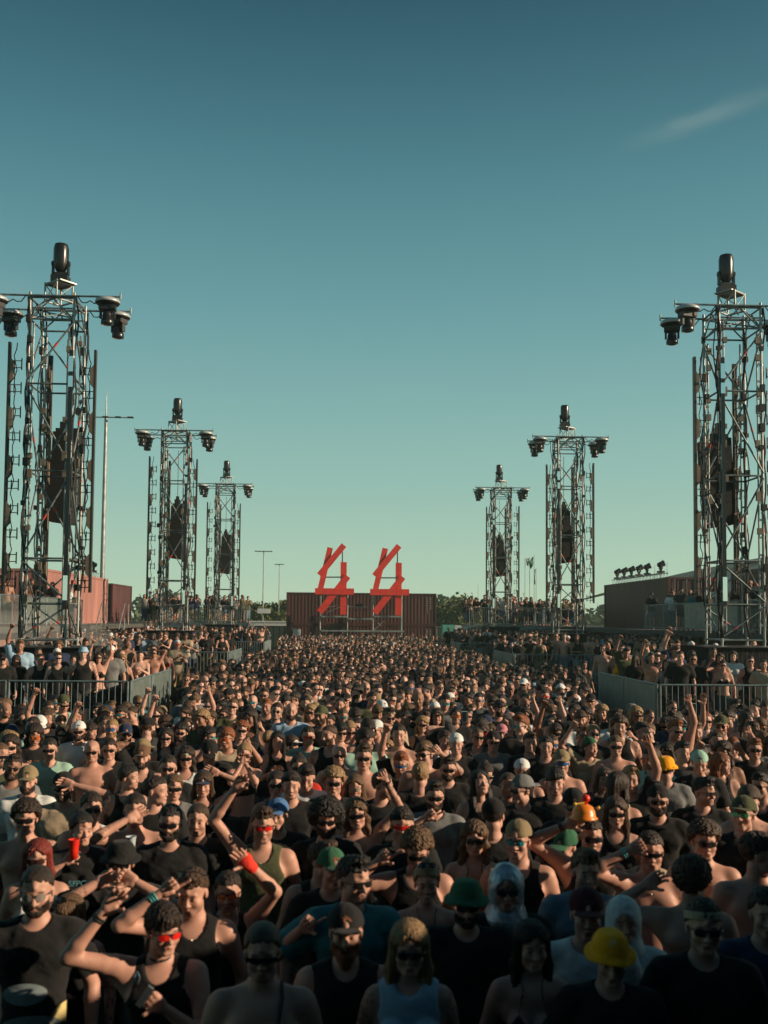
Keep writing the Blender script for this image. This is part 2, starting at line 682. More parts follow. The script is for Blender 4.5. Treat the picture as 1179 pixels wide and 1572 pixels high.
def hair_mesh(style, lod):
    """styles: buzz short quiff curly fringe long wavy bun pony afro hood"""
    key = ('hair', style, lod)
    if key in PARTC:
        return PARTC[key]
    h = {0: 0.0045, 1: 0.0085, 2: 0.014, 3: 0.021, 4: 0.030}[lod]
    lo, hi = (-0.16, -0.16, -0.15), (0.16, 0.17, 0.20)
    if style in ('long', 'wavy', 'hood', 'pony'):
        lo = (-0.17, -0.16, -0.36)
    v = Vol(lo, hi, h)
    P = v.P()
    X, Y, Z = P
    th = {'buzz': 0.0055, 'short': 0.010, 'quiff': 0.012, 'curly': 0.030, 'fringe': 0.020, 'long': 0.017, 'wavy': 0.021,
          'bun': 0.011, 'pony': 0.011, 'afro': 0.058, 'hood': 0.03}[style]
    if lod >= 3:
        th = max(th, 0.014)
    sd = th * (0.45 if style in ('short', 'quiff', 'fringe') and lod < 3 else 1.0)
    d = _el(P, (0, 0.014, 0.030), (0.0755 + sd, 0.093 + th * 0.9, 0.082 + th))
    d = smin(d, _el(P, (0, 0.030, 0.052), (0.066 + sd, 0.074 + th, 0.064 + th)), 0.03)
    d = smin(d, _el(P, (0, -0.028, 0.050), (0.058 + sd, 0.056 + th * 0.8, 0.054 + th)), 0.03) - 0.002
    if style == 'quiff':
        d = smin(d, _el(P, (0.012, -0.050, 0.118), (0.055, 0.050, 0.030)), 0.025)
    if style == 'fringe':
        d = smin(d, _el(P, (0.015, -0.075, 0.062), (0.062, 0.035, 0.045)), 0.02)
    if style == 'bun':
        d = smin(d, _el(P, (0.0, 0.05, 0.125), (0.036, 0.036, 0.034)), 0.01)
    if style == 'pony':
        d = smin(d, _rc(P, (0, 0.11, 0.05), (0.01, 0.15, -0.13), 0.028, 0.016), 0.015)
    if style in ('curly', 'afro'):
        d = d + 0.010 * vnoise(P, 75, 2.0) + 0.006 * vnoise(P, 150, 5)
    elif style in ('short', 'quiff', 'fringe', 'wavy'):
        d = d + 0.0065 * vnoise((X * 1.5, Y, Z * 0.6), 80, 1.0) + 0.004 * vnoise((X * 2, Y, Z * 0.5), 165, 3)
    else:
        d = d + 0.0018 * vnoise((X * 2.2, Y, Z * 0.25), 120, 1.0)
    # hairline : a plane from the forehead down to the nape, higher in front
    line = 0.002 - 0.70 * (Y - 0.0)
    line = np.where(Y < -0.050, 0.067 - 0.12 * np.abs(X), np.minimum(line + 0.008, 0.064))
    if style in ('short', 'quiff'):      # faded sides, receding temples
        line = line + np.where(Y < -0.03, 0.35 * np.clip(np.abs(X) - 0.035, 0, 0.03), 0.0) + np.clip(0.03 - np.abs(Y + 0.01), 0, 0.03) * 0.6
    if style == 'fringe':
        line = np.where(Y < -0.055, 0.036 + 0.25 * X, line)
    if style in ('buzz',):
        line = line + 0.006
    if style in ('long', 'wavy'):
        line = np.where(Y < -0.055, 0.070 - 0.45 * np.abs(np.abs(X) - 0.012) - 0.1 * np.abs(X), line)
    if style == 'afro':
        line = np.where(Y < -0.055, 0.056, -0.03 - 0.4 * Y)
    line = line + 0.004 * np.sin(X * 190) + 0.003 * np.sin(X * 310 + 1)
    d = smax(d, (line - Z) * 0.8, 0.008)
    if style in ('long', 'wavy'):
        amp = 0.0 if style == 'long' else 0.010
        L = []
        for s in (-1, 1):
            wv = amp * np.sin(Z * 60 + s)
            q = (X - s * 0.005 + wv, Y, Z)
            c = smin(_rc(q, (s * 0.058, -0.018, 0.06), (s * 0.083, 0.01, -0.10), 0.030, 0.030), _rc(q, (s * 0.083, 0.012, -0.10), (s * 0.085, -0.02, -0.27), 0.032, 0.018), 0.02)
            d = smin(d, c, 0.02)
        d = smin(d, _rc(P, (0, 0.085, 0.0), (0, 0.095, -0.26), 0.055, 0.045), 0.03)
        d = d + 0.0045 * vnoise((X * 2.4, Y * 2, Z * 0.22), 110, 2.0) + (0.0018 * np.sin(np.arctan2(X, Y + 0.01) * 30 + 9 * Z) if lod < 2 else 0)
        # keep the face free
        d = smax(d, -_el(P, (0, -0.090, -0.030), (0.060, 0.066, 0.104)), 0.012)
    if style == 'hood':
        d = smin(_el(P, (0, 0.02, 0.02), (0.105, 0.125, 0.125)), _rc(P, (0, 0.03, -0.08), (0, 0.03, -0.17), 0.10, 0.13), 0.05)
        d = smax(d, -_el(P, (0, -0.12, -0.03), (0.064, 0.10, 0.098)), 0.015) + 0.004 * vnoise(P, 40, 1)
    v.F = np.broadcast_to(d, v.F.shape).copy()
    V, Q = v.mesh()
    PARTC[key] = (V, Q)
    return PARTC[key]


def beard_mesh(style, lod):
    key = ('beard', style, lod)
    if key in PARTC:
        return PARTC[key]
    h = {0: 0.0045, 1: 0.0085, 2: 0.013, 3: 0.018, 4: 0.025}[lod]
    v = Vol((-0.09, -0.14, -0.18), (0.09, 0.04, 0.0), h)
    A, S, B, S2, E, N = head_prims('m', 0)
    v.F[:] = 0.2
    g = {'full': 0.0065, 'short': 0.0035, 'long': 0.010}[style]
    for p in A[:6] + A[8:]:
        v.prim(p, grow=g)
    if style == 'long':
        v.prim(('rc', (0, -0.075, -0.10), (0, -0.080, -0.135), 0.034, 0.026, 0.03), grow=0.004)
    v.prim(('rc', (-0.022, -0.090, -0.062), (0, -0.098, -0.053), 0.006, 0.007, 0.006), grow=0.002)
    v.prim(('rc', (0.022, -0.090, -0.062), (0, -0.098, -0.053), 0.006, 0.007, 0.006), grow=0.002)
    X, Y, Z = v.P()
    d = v.F + 0.0016 * vnoise((X, Y, Z * 0.6), 180, 2)
    top = -0.053 + np.clip(np.abs(X) - 0.034, 0, 0.03) * 0.9 + 0.003 * np.sin(X * 140)
    d = smax(d, Z - top, 0.004)
    d = smax(d, Y - 0.012, 0.004)
    d = smax(d, -_el((X, Y, Z), (0, -0.108, -0.068), (0.021, 0.026, 0.0105)), 0.004)
    v.F = np.broadcast_to(d, v.F.shape).copy()
    PARTC[key] = v.mesh()
    return PARTC[key]


def hat_mesh(style, lod):
    key = ('hat', style, lod)
    if key in PARTC:
        return PARTC[key]
    h = {0: 0.005, 1: 0.008, 2: 0.012, 3: 0.018, 4: 0.024}[lod]
    v = Vol((-0.16, -0.21, -0.03), (0.16, 0.21, 0.16), h)
    P = v.P()
    X, Y, Z = P
    if style in ('cap', 'backcap'):
        s = -1 if style == 'cap' else 1
        dome = smin(_el(P, (0, 0.012, 0.038), (0.090, 0.108, 0.098)), _el(P, (0, 0.028, 0.056), (0.078, 0.088, 0.076)), 0.03)
        dome = smax(dome, (0.036 - 0.12 * (Y * s) * -1 * -1 * 0 - 0.10 * (Y) * 0 - Z), 0.004)
        dome = dome + 0.0012 * np.cos(np.arctan2(X, Y - 0.012) * 6)
        yb = -0.115 * 1 if s < 0 else 0.135
        q = (X, Y, Z - (0.040 - 1.6 * X * X))
        brim = _el(q, (0, yb, 0.0), (0.078, 0.078, 0.0075 if lod < 2 else 0.012))
        brim = smax(brim, (Y + 0.055) if s < 0 else (0.07 - Y), 0.004)
        btn = _el(P, (0, 0.012, 0.139), (0.010, 0.010, 0.006))
        d = smin(smin(dome, brim, 0.008), btn, 0.002)
    elif style == 'bucket':
        r = np.sqrt(X * X + (Y - 0.012) ** 2 * 0.78)
        crown = smax(_el(P, (0, 0.012, 0.040), (0.094, 0.112, 0.108)), np.maximum(Z - 0.130, 0.030 - Z), 0.014)
        t = (r - 0.088) / 0.05
        br = np.maximum(np.abs(Z - (0.044 - 0.034 * np.clip(t, 0, 1.3) + 0.007 * np.sin(3 * np.arctan2(Y, X) + 1))) - 0.0045, np.maximum(r - 0.128, 0.082 - r))
        d = smin(crown, br, 0.012) + 0.002 * vnoise(P, 55, 3)
    elif style == 'beanie':
        d = _el(P, (0, 0.012, 0.045), (0.088, 0.105, 0.100)) + 0.001 * np.sin(np.arctan2(X, Y) * 40)
        d = smax(d, 0.045 - Z - 0.25 * Y, 0.004)
    else:  # band
        d = np.abs(_el(P, (0, 0.014, 0.045), (0.085, 0.104, 0.12))) - 0.006
        d = np.maximum(d, np.abs(Z - 0.055 + 0.2 * Y) - 0.02)
    v.F = np.broadcast_to(d, v.F.shape).copy()
    PARTC[key] = v.mesh()
    return PARTC[key]


def glasses_mesh(style, lod):
    key = ('glasses', style, lod)
    if key in PARTC:
        return PARTC[key]
    m = MB()
    segs = 12 if lod < 2 else 6

    def yy(x):
        return -0.1075 + 5.4 * x * x

    def lens(cx, w, hh, top, sq):
        fr, bk = [], []
        n = segs
        for i in range(n):
            t = 2 * math.pi * i / n
            c, s = math.cos(t), math.sin(t)
            c2 = math.copysign(abs(c) ** sq, c)
            s2 = math.copysign(abs(s) ** sq, s)
            x = cx + c2 * w
            z = top + s2 * hh
            fr.append((x, yy(x) - 0.004, z)); bk.append((x, yy(x) + 0.001, z))
        V = fr + bk + [(cx, yy(cx) - 0.006, top)]
        F = [(2 * n, (i + 1) % n, i) for i in range(n)] + [(i, (i + 1) % n, n + (i + 1) % n, n + i) for i in range(n)]
        m.add(V, F, 0, True)
    if style == 'shield':
        n = 10
        V, F = [], []
        for j in range(2):
            for i in range(n + 1):
                x = -0.070 + 0.140 * i / n
                zt = 0.014 - 0.1 * abs(x) * 0.3
                zb = -0.018 + (0.010 if abs(x) < 0.012 else 0) + 0.13 * abs(x)
                V.append((x, yy(x) - 0.005 + j * 0.004, zt)); V.append((x, yy(x) - 0.005 + j * 0.004, zb))
        k = 2 * (n + 1)
        for i in range(n):
            a = 2 * i
            F += [(a, a + 1, a + 3, a + 2), (k + a, k + a + 2, k + a + 3, k + a + 1), (a, a + 2, k + a + 2, k + a), (a + 1, k + a + 1, k + a + 3, a + 3)]
        m.add(V, F, 0, True)
    elif style == 'round':
        for s in (-1, 1):
            lens(s * 0.033, 0.0235, 0.0215, -0.004, 1.0)
        m.tube((-0.011, yy(0.01) - 0.002, 0.002), (0.011, yy(0.01) - 0.002, 0.002), 0.0022, 5, 1)
    else:
        for s in (-1, 1):
            lens(s * 0.034, 0.0265, 0.0165, -0.003, 0.66)
        m.box((0, yy(0) - 0.001, 0.008), (0.022, 0.005, 0.007), mi=1)
        m.path([(x, yy(x) - 0.003, 0.0145) for x in (-0.062, -0.04, -0.01, 0.01, 0.04, 0.062)], 0.0028, 5, 1)
    for s in (-1, 1):
        m.path([(s * 0.066, yy(0.064), 0.008), (s * 0.0755, -0.068, 0.007), (s * 0.081, -0.02, 0.005), (s * 0.083, 0.02, 0.0)], 0.0028, 5, 1)
    V = np.array(m.V)
    T, MI = [], []
    for f, q in zip(m.F, m.m):
        if len(f) == 4:
            T.append(f); MI.append(q)
        elif len(f) == 3:
            T.append((*f, f[2])); MI.append(q)
    PARTC[key] = (V, [f for f in m.F if len(f) <= 6], [q for f, q in zip(m.F, m.m) if len(f) <= 6])
    return PARTC[key]


# ---------------------------------------------------------------- hands : wrist at origin, fingers along +Z, palm facing -Y, thumb towards +X
HANDC = {}
CURL = {'open': (6, 8, 6, 10, 12), 'relax': (30, 24, 28, 34, 40), 'fist': (84, 84, 86, 86, 50), 'point': (5, 82, 84, 86, 50),
        'hold': (50, 50, 50, 52, 34), 'horns': (4, 84, 84, 6, 60), 'two': (6, 8, 86, 86, 60)}


def hand_mesh(pose, lod, mirror):
    key = (pose, lod, mirror)
    if key in HANDC:
        return HANDC[key]
    h = {0: 0.0042, 1: 0.006, 2: 0.010, 3: 0.018, 4: 0.028}[lod]
    v = Vol((-0.07, -0.10, -0.06), (0.09, 0.035, 0.20), h)
    g = 0.0 if lod < 2 else (0.002 if lod == 2 else 0.005)
    v.prim(('rc', (0, 0, -0.05), (0, 0, 0.01), 0.027, 0.024, 0.0))
    v.prim(('rc', (-0.018, 0, 0.03), (-0.024, 0, 0.075), 0.017, 0.016, 0.02))
    v.prim(('rc', (0.014, 0, 0.03), (0.024, 0, 0.078), 0.018, 0.016, 0.02))
    v.prim(('rc', (0.0, 0, 0.03), (0.0, 0, 0.08), 0.018, 0.016, 0.02))
    v.prim(('rc', (0.022, -0.010, 0.018), (0.034, -0.016, 0.045), 0.017, 0.014, 0.015))
    cur = CURL[pose]
    for i, (bx, L) in enumerate(((0.030, 0.072), (0.0105, 0.080), (-0.010, 0.075), (-0.029, 0.060))):
        p = np.array((bx, 0.002, 0.086))
        sp = bx * 3.2 * (0.6 if cur[i] > 40 else 1.0)
        ang = 0.0
        rr = 0.0092 if i < 3 else 0.0080
        for q, fr in enumerate((0.46, 0.30, 0.24)):
            ang += R(cur[i]) * (1.0 if q == 0 else 1.05)
            ang = min(ang, R(225))
            dv = np.array((sp * math.cos(min(ang, 1.4)), -math.sin(ang), math.cos(ang)))
            dv /= np.linalg.norm(dv)
            e = p + dv * L * fr
            v.prim(('rc', p, e, rr + g, rr * 0.92 + g, 0.003))
            p = e
            rr *= 0.93
    # thumb
    p = np.array((0.030, -0.012, 0.035))
    tc_ = R(cur[4])
    for q, L in enumerate((0.038, 0.028)):
        a = tc_ * (q + 0.4)
        dv = np.array((0.75 * math.cos(a) - 0.25 * math.sin(a), -0.25 - 0.75 * math.sin(a), 0.62))
        dv /= np.linalg.norm(dv)
        e = p + dv * L
        v.prim(('rc', p, e, 0.0115 + g - q * 0.001, 0.0100 + g - q * 0.001, 0.004))
        p = e
    V, Q = v.mesh()
    if mirror:
        V = V * np.array((-1, 1, 1))
        Q = Q[:, ::-1]
    HANDC[key] = (V, Q)
    return HANDC[key]


# ---------------------------------------------------------------- bodies
def ik(S, W, l1, l2, hint):
    S, W, hint = np.array(S, float), np.array(W, float), np.array(hint, float)
    d = W - S
    L = np.linalg.norm(d)
    u = d / max(L, 1e-6)
    L = min(L, (l1 + l2) * 0.985)
    L = max(L, 0.12)
    W = S + u * L
    a = (l1 * l1 - l2 * l2 + L * L) / (2 * L)
    hgt = math.sqrt(max(l1 * l1 - a * a, 0))
    n = hint - u * (hint @ u)
    n /= max(np.linalg.norm(n), 1e-6)
    return S + u * a + n * hgt, W


# wrist targets relative to the shoulder for the LEFT-of-picture arm (sx = -1); x is mirrored for the other
ARMS = {
    'down': ((-0.10, -0.05, -0.50), (-0.4, 0.9, 0.0), 'relax'),
    'front': ((0.05, -0.30, -0.26), (-0.6, 0.1, -0.8), 'hold'),
    'clap': ((0.13, -0.34, -0.10), (-0.6, 0.1, -0.8), 'open'),
    'up': ((0.0, -0.10, 0.52), (-0.8, 0.3, 0.0), 'fist'),
    'upwave': ((-0.12, -0.14, 0.50), (-0.8, 0.3, 0.0), 'open'),
    'half': ((-0.06, -0.30, 0.17), (-0.7, -0.1, -0.7), 'fist'),
    'halfp': ((0.02, -0.28, 0.25), (-0.8, -0.1, -0.5), 'point'),
    'face': ((0.13, -0.17, 0.13), (-0.5, -0.4, -0.8), 'relax'),
    'behind': ((0.10, 0.06, 0.26), (-0.9, -0.3, 0.3), 'relax'),
    'drink': ((0.06, -0.27, 0.02), (-0.7, 0.0, -0.8), 'hold'),
}
LOD_BODY = {0: 0.0125, 1: 0.017, 2: 0.025, 3: 0.038, 4: 0.056}
BODYC = {}


def skeleton(sex, armL, armR):
    f = sex == 'f'
    sk = {}
    for s, a in ((-1, armL), (1, armR)):
        if isinstance(a, str):
            w, hint, hp = ARMS[a]
            w = (w[0] * -s, w[1], w[2]) if s > 0 else w
            hint = (hint[0] * -s, hint[1], hint[2]) if s > 0 else hint
            S = np.array((s * (0.152 if f else 0.177), 0.012, 1.425 if not f else 1.415))
            up = max(0, min(1, w[2] / 0.4))
            S = S + np.array((-s * 0.022 * up, 0, 0.045 * up))
            W = S + np.array(w) * (0.93 if f else 1.0)
        else:
            W, hint, hp = a
            S = np.array((s * (0.152 if f else 0.177), 0.012, 1.425 if not f else 1.415))
            up = max(0, min(1, (W[2] - S[2]) / 0.4))
            S = S + np.array((-s * 0.022 * up, 0, 0.045 * up))
        l1, l2 = (0.275, 0.235) if f and isinstance(a, str) else (0.305, 0.265) if not isinstance(a, str) else (0.295, 0.255)
        E, W = ik(S, W, l1, l2, hint)
        sk[s] = (S, E, W, hp)
    return sk


def body_prims(sex, fat, sk):
    f = sex == 'f'
    b = fat
    T = [('el', (0, 0.008, 1.29), ((0.138 if f else 0.158) + b, (0.095 if f else 0.108) + b, 0.19), 0.0),
         ('el', (0, 0.005, 1.405), (0.145 if f else 0.172, 0.083 if f else 0.094, 0.075), 0.05),
         ('el', (0, -0.006 - b, 1.10), ((0.115 if f else 0.135) + b * 1.3, (0.088 if f else 0.100) + b * 1.6, 0.15), 0.06),
         ('el', (0, 0.012, 0.95), (0.158 + b, 0.112 + b, 0.12), 0.06)]
    for s in (-1, 1):
        if f:
            T.append(('el', (s * 0.068, -0.088, 1.285), (0.058, 0.052, 0.058), 0.02))
        else:
            T.append(('el', (s * 0.075, -0.070, 1.345), (0.078, 0.040, 0.055), 0.03))
        T.append(('rc', (s * 0.035, 0.030, 1.478 if not f else 1.470), (s * (0.13 if f else 0.155), 0.018, 1.438 if not f else 1.43), 0.038 if f else 0.046, 0.035 if f else 0.044, 0.045))
        T.append(('el', (s * 0.07, 0.085, 0.92), (0.085, 0.075, 0.09), 0.04))
    N = [('rc', (0, 0.028, 1.44), (0, 0.006, 1.585), 0.047 if f else 0.057, 0.043 if f else 0.053, 0.035)]
    A = []
    fk = 0.84 if f else 1.0
    fk += b * 3
    for s in (-1, 1):
        S, E, W, hp = sk[s]
        m1 = S * 0.62 + E * 0.38
        m2 = E * 0.74 + W * 0.26
        A += [('rc', S, m1, 0.060 * fk, 0.049 * fk, 0.035), ('rc', m1, E, 0.048 * fk, 0.038 * fk, 0.015),
              ('rc', E, m2, 0.038 * fk, 0.041 * fk, 0.012), ('rc', m2, W, 0.040 * fk, 0.0265 * fk, 0.012)]
        # the muscles from the chest and the back to the raised arm
        T.append(('rc', (s * 0.11, 0.0, 1.33), tuple(S * 0.8 + E * 0.2), 0.055 * fk, 0.045 * fk, 0.03))
    L = []
    for s in (-1, 1):
        L += [('rc', (s * 0.085, 0.012, 0.90), (s * 0.092, 0.0, 0.52), 0.088 + b, 0.056, 0.03),
              ('rc', (s * 0.092, 0.0, 0.52), (s * 0.094, 0.018, 0.36), 0.055, 0.056, 0.02),
              ('rc', (s * 0.094, 0.018, 0.36), (s * 0.095, 0.022, 0.09), 0.056, 0.036, 0.02)]
    Ft = []
    for s in (-1, 1):
        Ft += [('rc', (s * 0.095, 0.035, 0.045), (s * 0.108, -0.145, 0.034), 0.040, 0.034, 0.03)]
    return T, N, A, L, Ft


def body_mesh(sex, fat, arms, lod, key=None):
    """-> dict with 'body' (V, Q) incl. hands; clothing is made by top_mesh"""
    k = ('b', sex, fat, key or arms, lod)
    if k in BODYC:
        return BODYC[k]
    sk = skeleton(sex, *arms)
    T, N, A, L, Ft = body_prims(sex, fat, sk)
    pts = np.array([q for s in (-1, 1) for q in sk[s][:3]] + [(-0.25, -0.2, 0.0), (0.25, 0.2, 1.6)])
    lo, hi = pts.min(0) - 0.06, pts.max(0) + 0.06
    lo[2] = 0.0
    h = LOD_BODY[lod]
    v = Vol(lo, hi, h)
    for p in T + N:
        v.prim(p)
    for p in A:
        v.prim(p)
    for p in L + Ft:
        v.prim(p)
    V, Q = v.mesh()
    parts = [(V, Q)]
    for s in (-1, 1):
        S, E, W, hp = sk[s]
        hv, hq = hand_mesh(hp, lod, s > 0)
        z = (W - E) / np.linalg.norm(W - E)
        # palm: faces forward (-Y) for raised hands, inwards for hanging ones
        want = np.array((0, -1.0, 0)) if W[2] > S[2] - 0.15 else np.array((-s * 1.0, -0.1, 0.0))
        y = -(want - z * (want @ z))
        if np.linalg.norm(y) < 1e-3:
            y = np.array((0, 0, 1.0))
        y /= np.linalg.norm(y)
        x = np.cross(y, z)
        M = np.stack([x, y, z], 1)
        sc = 0.90 if sex == 'f' else 1.0
        # thumb side: towards the body's middle when the hand is up, forward when it hangs
        thumb = x if not s > 0 else -x
        if W[2] > S[2] - 0.15:
            if thumb[0] * s > 0:
                hv, hq = hand_mesh(hp, lod, not s > 0)
        else:
            if thumb[1] > 0:
                hv, hq = hand_mesh(hp, lod, not s > 0)
        parts.append(((hv * sc) @ M.T + W, hq))
    n = 0
    VV, QQ = [], []
    for a, q in parts:
        VV.append(a); QQ.append(q + n); n += len(a)
    BODYC[k] = (np.concatenate(VV), np.concatenate(QQ), sk)
    return BODYC[k]


TOPC = {}


def top_mesh(kind, sex, fat, arms, lod, key=None):
    """kind: tee tank long bra vest halter"""
    k = (kind, sex, fat, key or arms, lod)
    if k in TOPC:
        return TOPC[k]
    sk = skeleton(sex, *arms)
    T, N, A, L, Ft = body_prims(sex, fat, sk)
    g = {0: 0.011, 1: 0.013, 2: 0.018, 3: 0.024, 4: 0.034}[lod]
    if kind in ('bra', 'halter'):
        g *= 0.6
    if kind in ('tee', 'long', 'vest'):
        g += 0.004
    pts = np.array([q for s in (-1, 1) for q in sk[s][:3]] + [(-0.26, -0.2, 0.8), (0.26, 0.2, 1.55)])
    lo, hi = pts.min(0) - 0.09, pts.max(0) + 0.09
    lo[2] = 0.80
    v = Vol(lo, hi, LOD_BODY[lod] if lod else 0.0105)
    for p in T:
        if p[0] == 'rc' and kind in ('tank', 'bra', 'halter', 'vest') and abs(p[1][0]) > 0.1:
            continue
        v.prim(p, grow=g)
    f = sex == 'f'
    if kind in ('tee', 'long'):
        for s in (-1, 1):
            S, E, W, hp = sk[s]
            if kind == 'tee':
                e = S * 0.28 + E * 0.72
                v.prim(('cc', S, e, (0.055 if f else 0.066) + fat, (0.054 if f else 0.064) + fat, 0.03), grow=g)
            else:
                v.prim(('rc', S, E, (0.053 if f else 0.064) + fat, 0.046, 0.03), grow=g)
                e = E * 0.1 + W * 0.9
                v.prim(('cc', E, e, 0.045, 0.034, 0.01), grow=g)
    P = v.P()
    X, Y, Z = P
    d = v.F
    d = d + 0.0045 * vnoise((X, Y, Z * 1.6), 26, 1.0 + fat * 30) * (1.0 if kind in ('tee', 'long') else 0.5) + 0.002 * vnoise((X + Z * 0.7, Y, Z), 60, 4.0)
    hem = 0.86 if kind not in ('bra', 'halter') else 1.20
    d = smax(d, hem + 0.01 * np.sin(X * 20) - Z, 0.004)
    if kind in ('tee', 'long'):
        d = smax(d, -_el(P, (0, -0.02, 1.555), (0.082, 0.100, 0.092)), 0.006)
    elif kind in ('tank', 'vest'):
        d = smax(d, -_el(P, (0, -0.06, 1.54), (0.078, 0.12, 0.13 if kind == 'tank' else 0.09)), 0.006)
        for s in (-1, 1):
            ax = 0.205 if kind == 'tank' else 0.235
            if f:
                ax -= 0.02
            d = smax(d, -_el(P, (s * ax, 0, 1.42), (0.088, 0.20, 0.115)), 0.006)
    else:
        d = smax(d, Z - 1.335 + 1.2 * np.clip(np.abs(np.abs(X) - 0.07) - 0.01, 0, 0.05) + np.clip(Y, 0, 0.1) * 0.9, 0.004)
        v.F = d
        st = 0.0065 if lod < 2 else 0.010
        for s in (-1, 1):
            v.prim(('rc', (s * 0.074, -0.128, 1.32), (s * (0.045 if kind == 'halter' else 0.088), -0.082, 1.445), st, st, 0.004))
            if kind == 'halter':
                v.prim(('rc', (s * 0.045, -0.082, 1.445), (s * 0.062, 0.01, 1.505), st, st, 0.004))
            else:
                v.prim(('rc', (s * 0.088, -0.082, 1.445), (s * 0.10, 0.05, 1.49), st, st, 0.004))
        d = v.F
    v.F = np.broadcast_to(d, v.F.shape).copy()
    TOPC[k] = v.mesh()
    return TOPC[k]


def legs_mesh(kind, sex, fat, lod):
    k = ('legs', kind, sex, fat, lod)
    if k in TOPC:
        return TOPC[k]
    sk = skeleton(sex, 'down', 'down')
    T, N, A, L, Ft = body_prims(sex, fat, sk)
    v = Vol((-0.27, -0.22, 0.0), (0.27, 0.22, 1.06), {0: 0.018, 1: 0.022, 2: 0.03, 3: 0.045, 4: 0.06}[lod])
    g = 0.014
    for p in T[2:4] + [t for t in T if t[0] == 'el' and t[1][2] == 0.92] + L:
        v.prim(p, grow=g)
    P = v.P()
    d = v.F + 0.004 * vnoise(P, 30, 2)
    d = smax(d, P[2] - 0.99, 0.004)
    d = smax(d, (0.56 if kind == 'shorts' else 0.06) - P[2], 0.004)
    v.F = np.broadcast_to(d, v.F.shape).copy()
    TOPC[k] = v.mesh()
    return TOPC[k]


HEAD_AT = {'m': Vector((0, -0.012, 1.660)), 'f': Vector((0, -0.012, 1.645))}
PIV = Vector((0, 0.022, -0.085))


def head_matrix(sex, yaw, pitch, tilt):
    rot = Matrix.Rotation(yaw, 4, 'Z') @ Matrix.Rotation(pitch, 4, 'X') @ Matrix.Rotation(tilt, 4, 'Y')
    s = 0.915 if sex == 'f' else 0.95
    return Matrix.Translation(HEAD_AT[sex] + PIV) @ rot @ Matrix.Scale(s, 4) @ Matrix.Translation(-PIV)


def xf(V, M):
    A = np.array(M)
    return V @ A[:3, :3].T + A[:3, 3]


SKINS = [(0.50, 0.285, 0.215), (0.44, 0.24, 0.175), (0.56, 0.345, 0.27), (0.38, 0.20, 0.14), (0.47, 0.26, 0.195), (0.25, 0.13, 0.085), (0.52, 0.305, 0.235)]
HAIRS = {'black': (0.012, 0.010, 0.009), 'dark brown': (0.03, 0.018, 0.012), 'brown': (0.065, 0.036, 0.02), 'light brown': (0.14, 0.08, 0.04),
         'blond': (0.33, 0.21, 0.10), 'ginger': (0.24, 0.075, 0.025), 'red': (0.22, 0.03, 0.02), 'grey': (0.18, 0.17, 0.16)}
CLOTH = {'black': (0.014, 0.015, 0.016), 'white': (0.62, 0.66, 0.66), 'grey': (0.17, 0.18, 0.18), 'dark grey': (0.05, 0.052, 0.055),
         'teal': (0.03, 0.19, 0.22), 'olive': (0.07, 0.08, 0.04), 'beige': (0.38, 0.31, 0.22), 'navy': (0.02, 0.035, 0.08),
         'blue': (0.07, 0.17, 0.36), 'light blue': (0.30, 0.46, 0.60), 'green': (0.035, 0.13, 0.07), 'red': (0.45, 0.03, 0.02),
         'yellow': (0.90, 0.38, 0.012), 'brown': (0.14, 0.08, 0.045), 'orange': (0.75, 0.20, 0.03), 'pink': (0.5, 0.2, 0.24),
         'silver': (0.55, 0.60, 0.66), 'denim': (0.14, 0.21, 0.27), 'khaki': (0.24, 0.19, 0.11), 'mint': (0.30, 0.50, 0.42)}
GLASS = {'dark': (0.010, 0.011, 0.012), 'red': (0.65, 0.02, 0.015), 'orange': (0.55, 0.12, 0.02), 'teal': (0.02, 0.25, 0.27), 'blue': (0.03, 0.15, 0.4),
         'white': (0.7, 0.72, 0.72), 'green': (0.05, 0.4, 0.15)}
MC = {}   # blender mesh cache


def bm_(key, name, V, Q, m, tint=None):
    if key not in MC:
        MC[key] = mesh_np(name, V, Q, m, True, np.ones((len(V), 3)) if tint is None else tint)
    return MC[key]


def skin_tint(V, bz):
    """reddish elbows and hands, a little unevenness"""
    t = np.ones((len(V), 3))
    P = (V[:, 0], V[:, 1], V[:, 2])
    w = np.clip(0.5 + 0.5 * vnoise(P, 18, 3), 0, 1)[:, None]
    t = t * (1 - 0.3 * w) + np.array((1.0, 0.80, 0.76)) * 0.3 * w
    if bz % 3 == 0:      # tattooed arms
        n = np.abs(vnoise(P, 52, 1.0 + bz)) < 0.10
        n |= (np.abs(vnoise(P, 30, 4.0 + bz)) < 0.07)
        side = 1 if bz % 2 else -1
        m = n & ((V[:, 0] * side > 0.165) | ((np.abs(V[:, 0]) > 0.17) & (bz % 4 == 0))) & (V[:, 2] > 0.9)
        t[m] = t[m] * np.array((0.42, 0.46, 0.50))
    return t


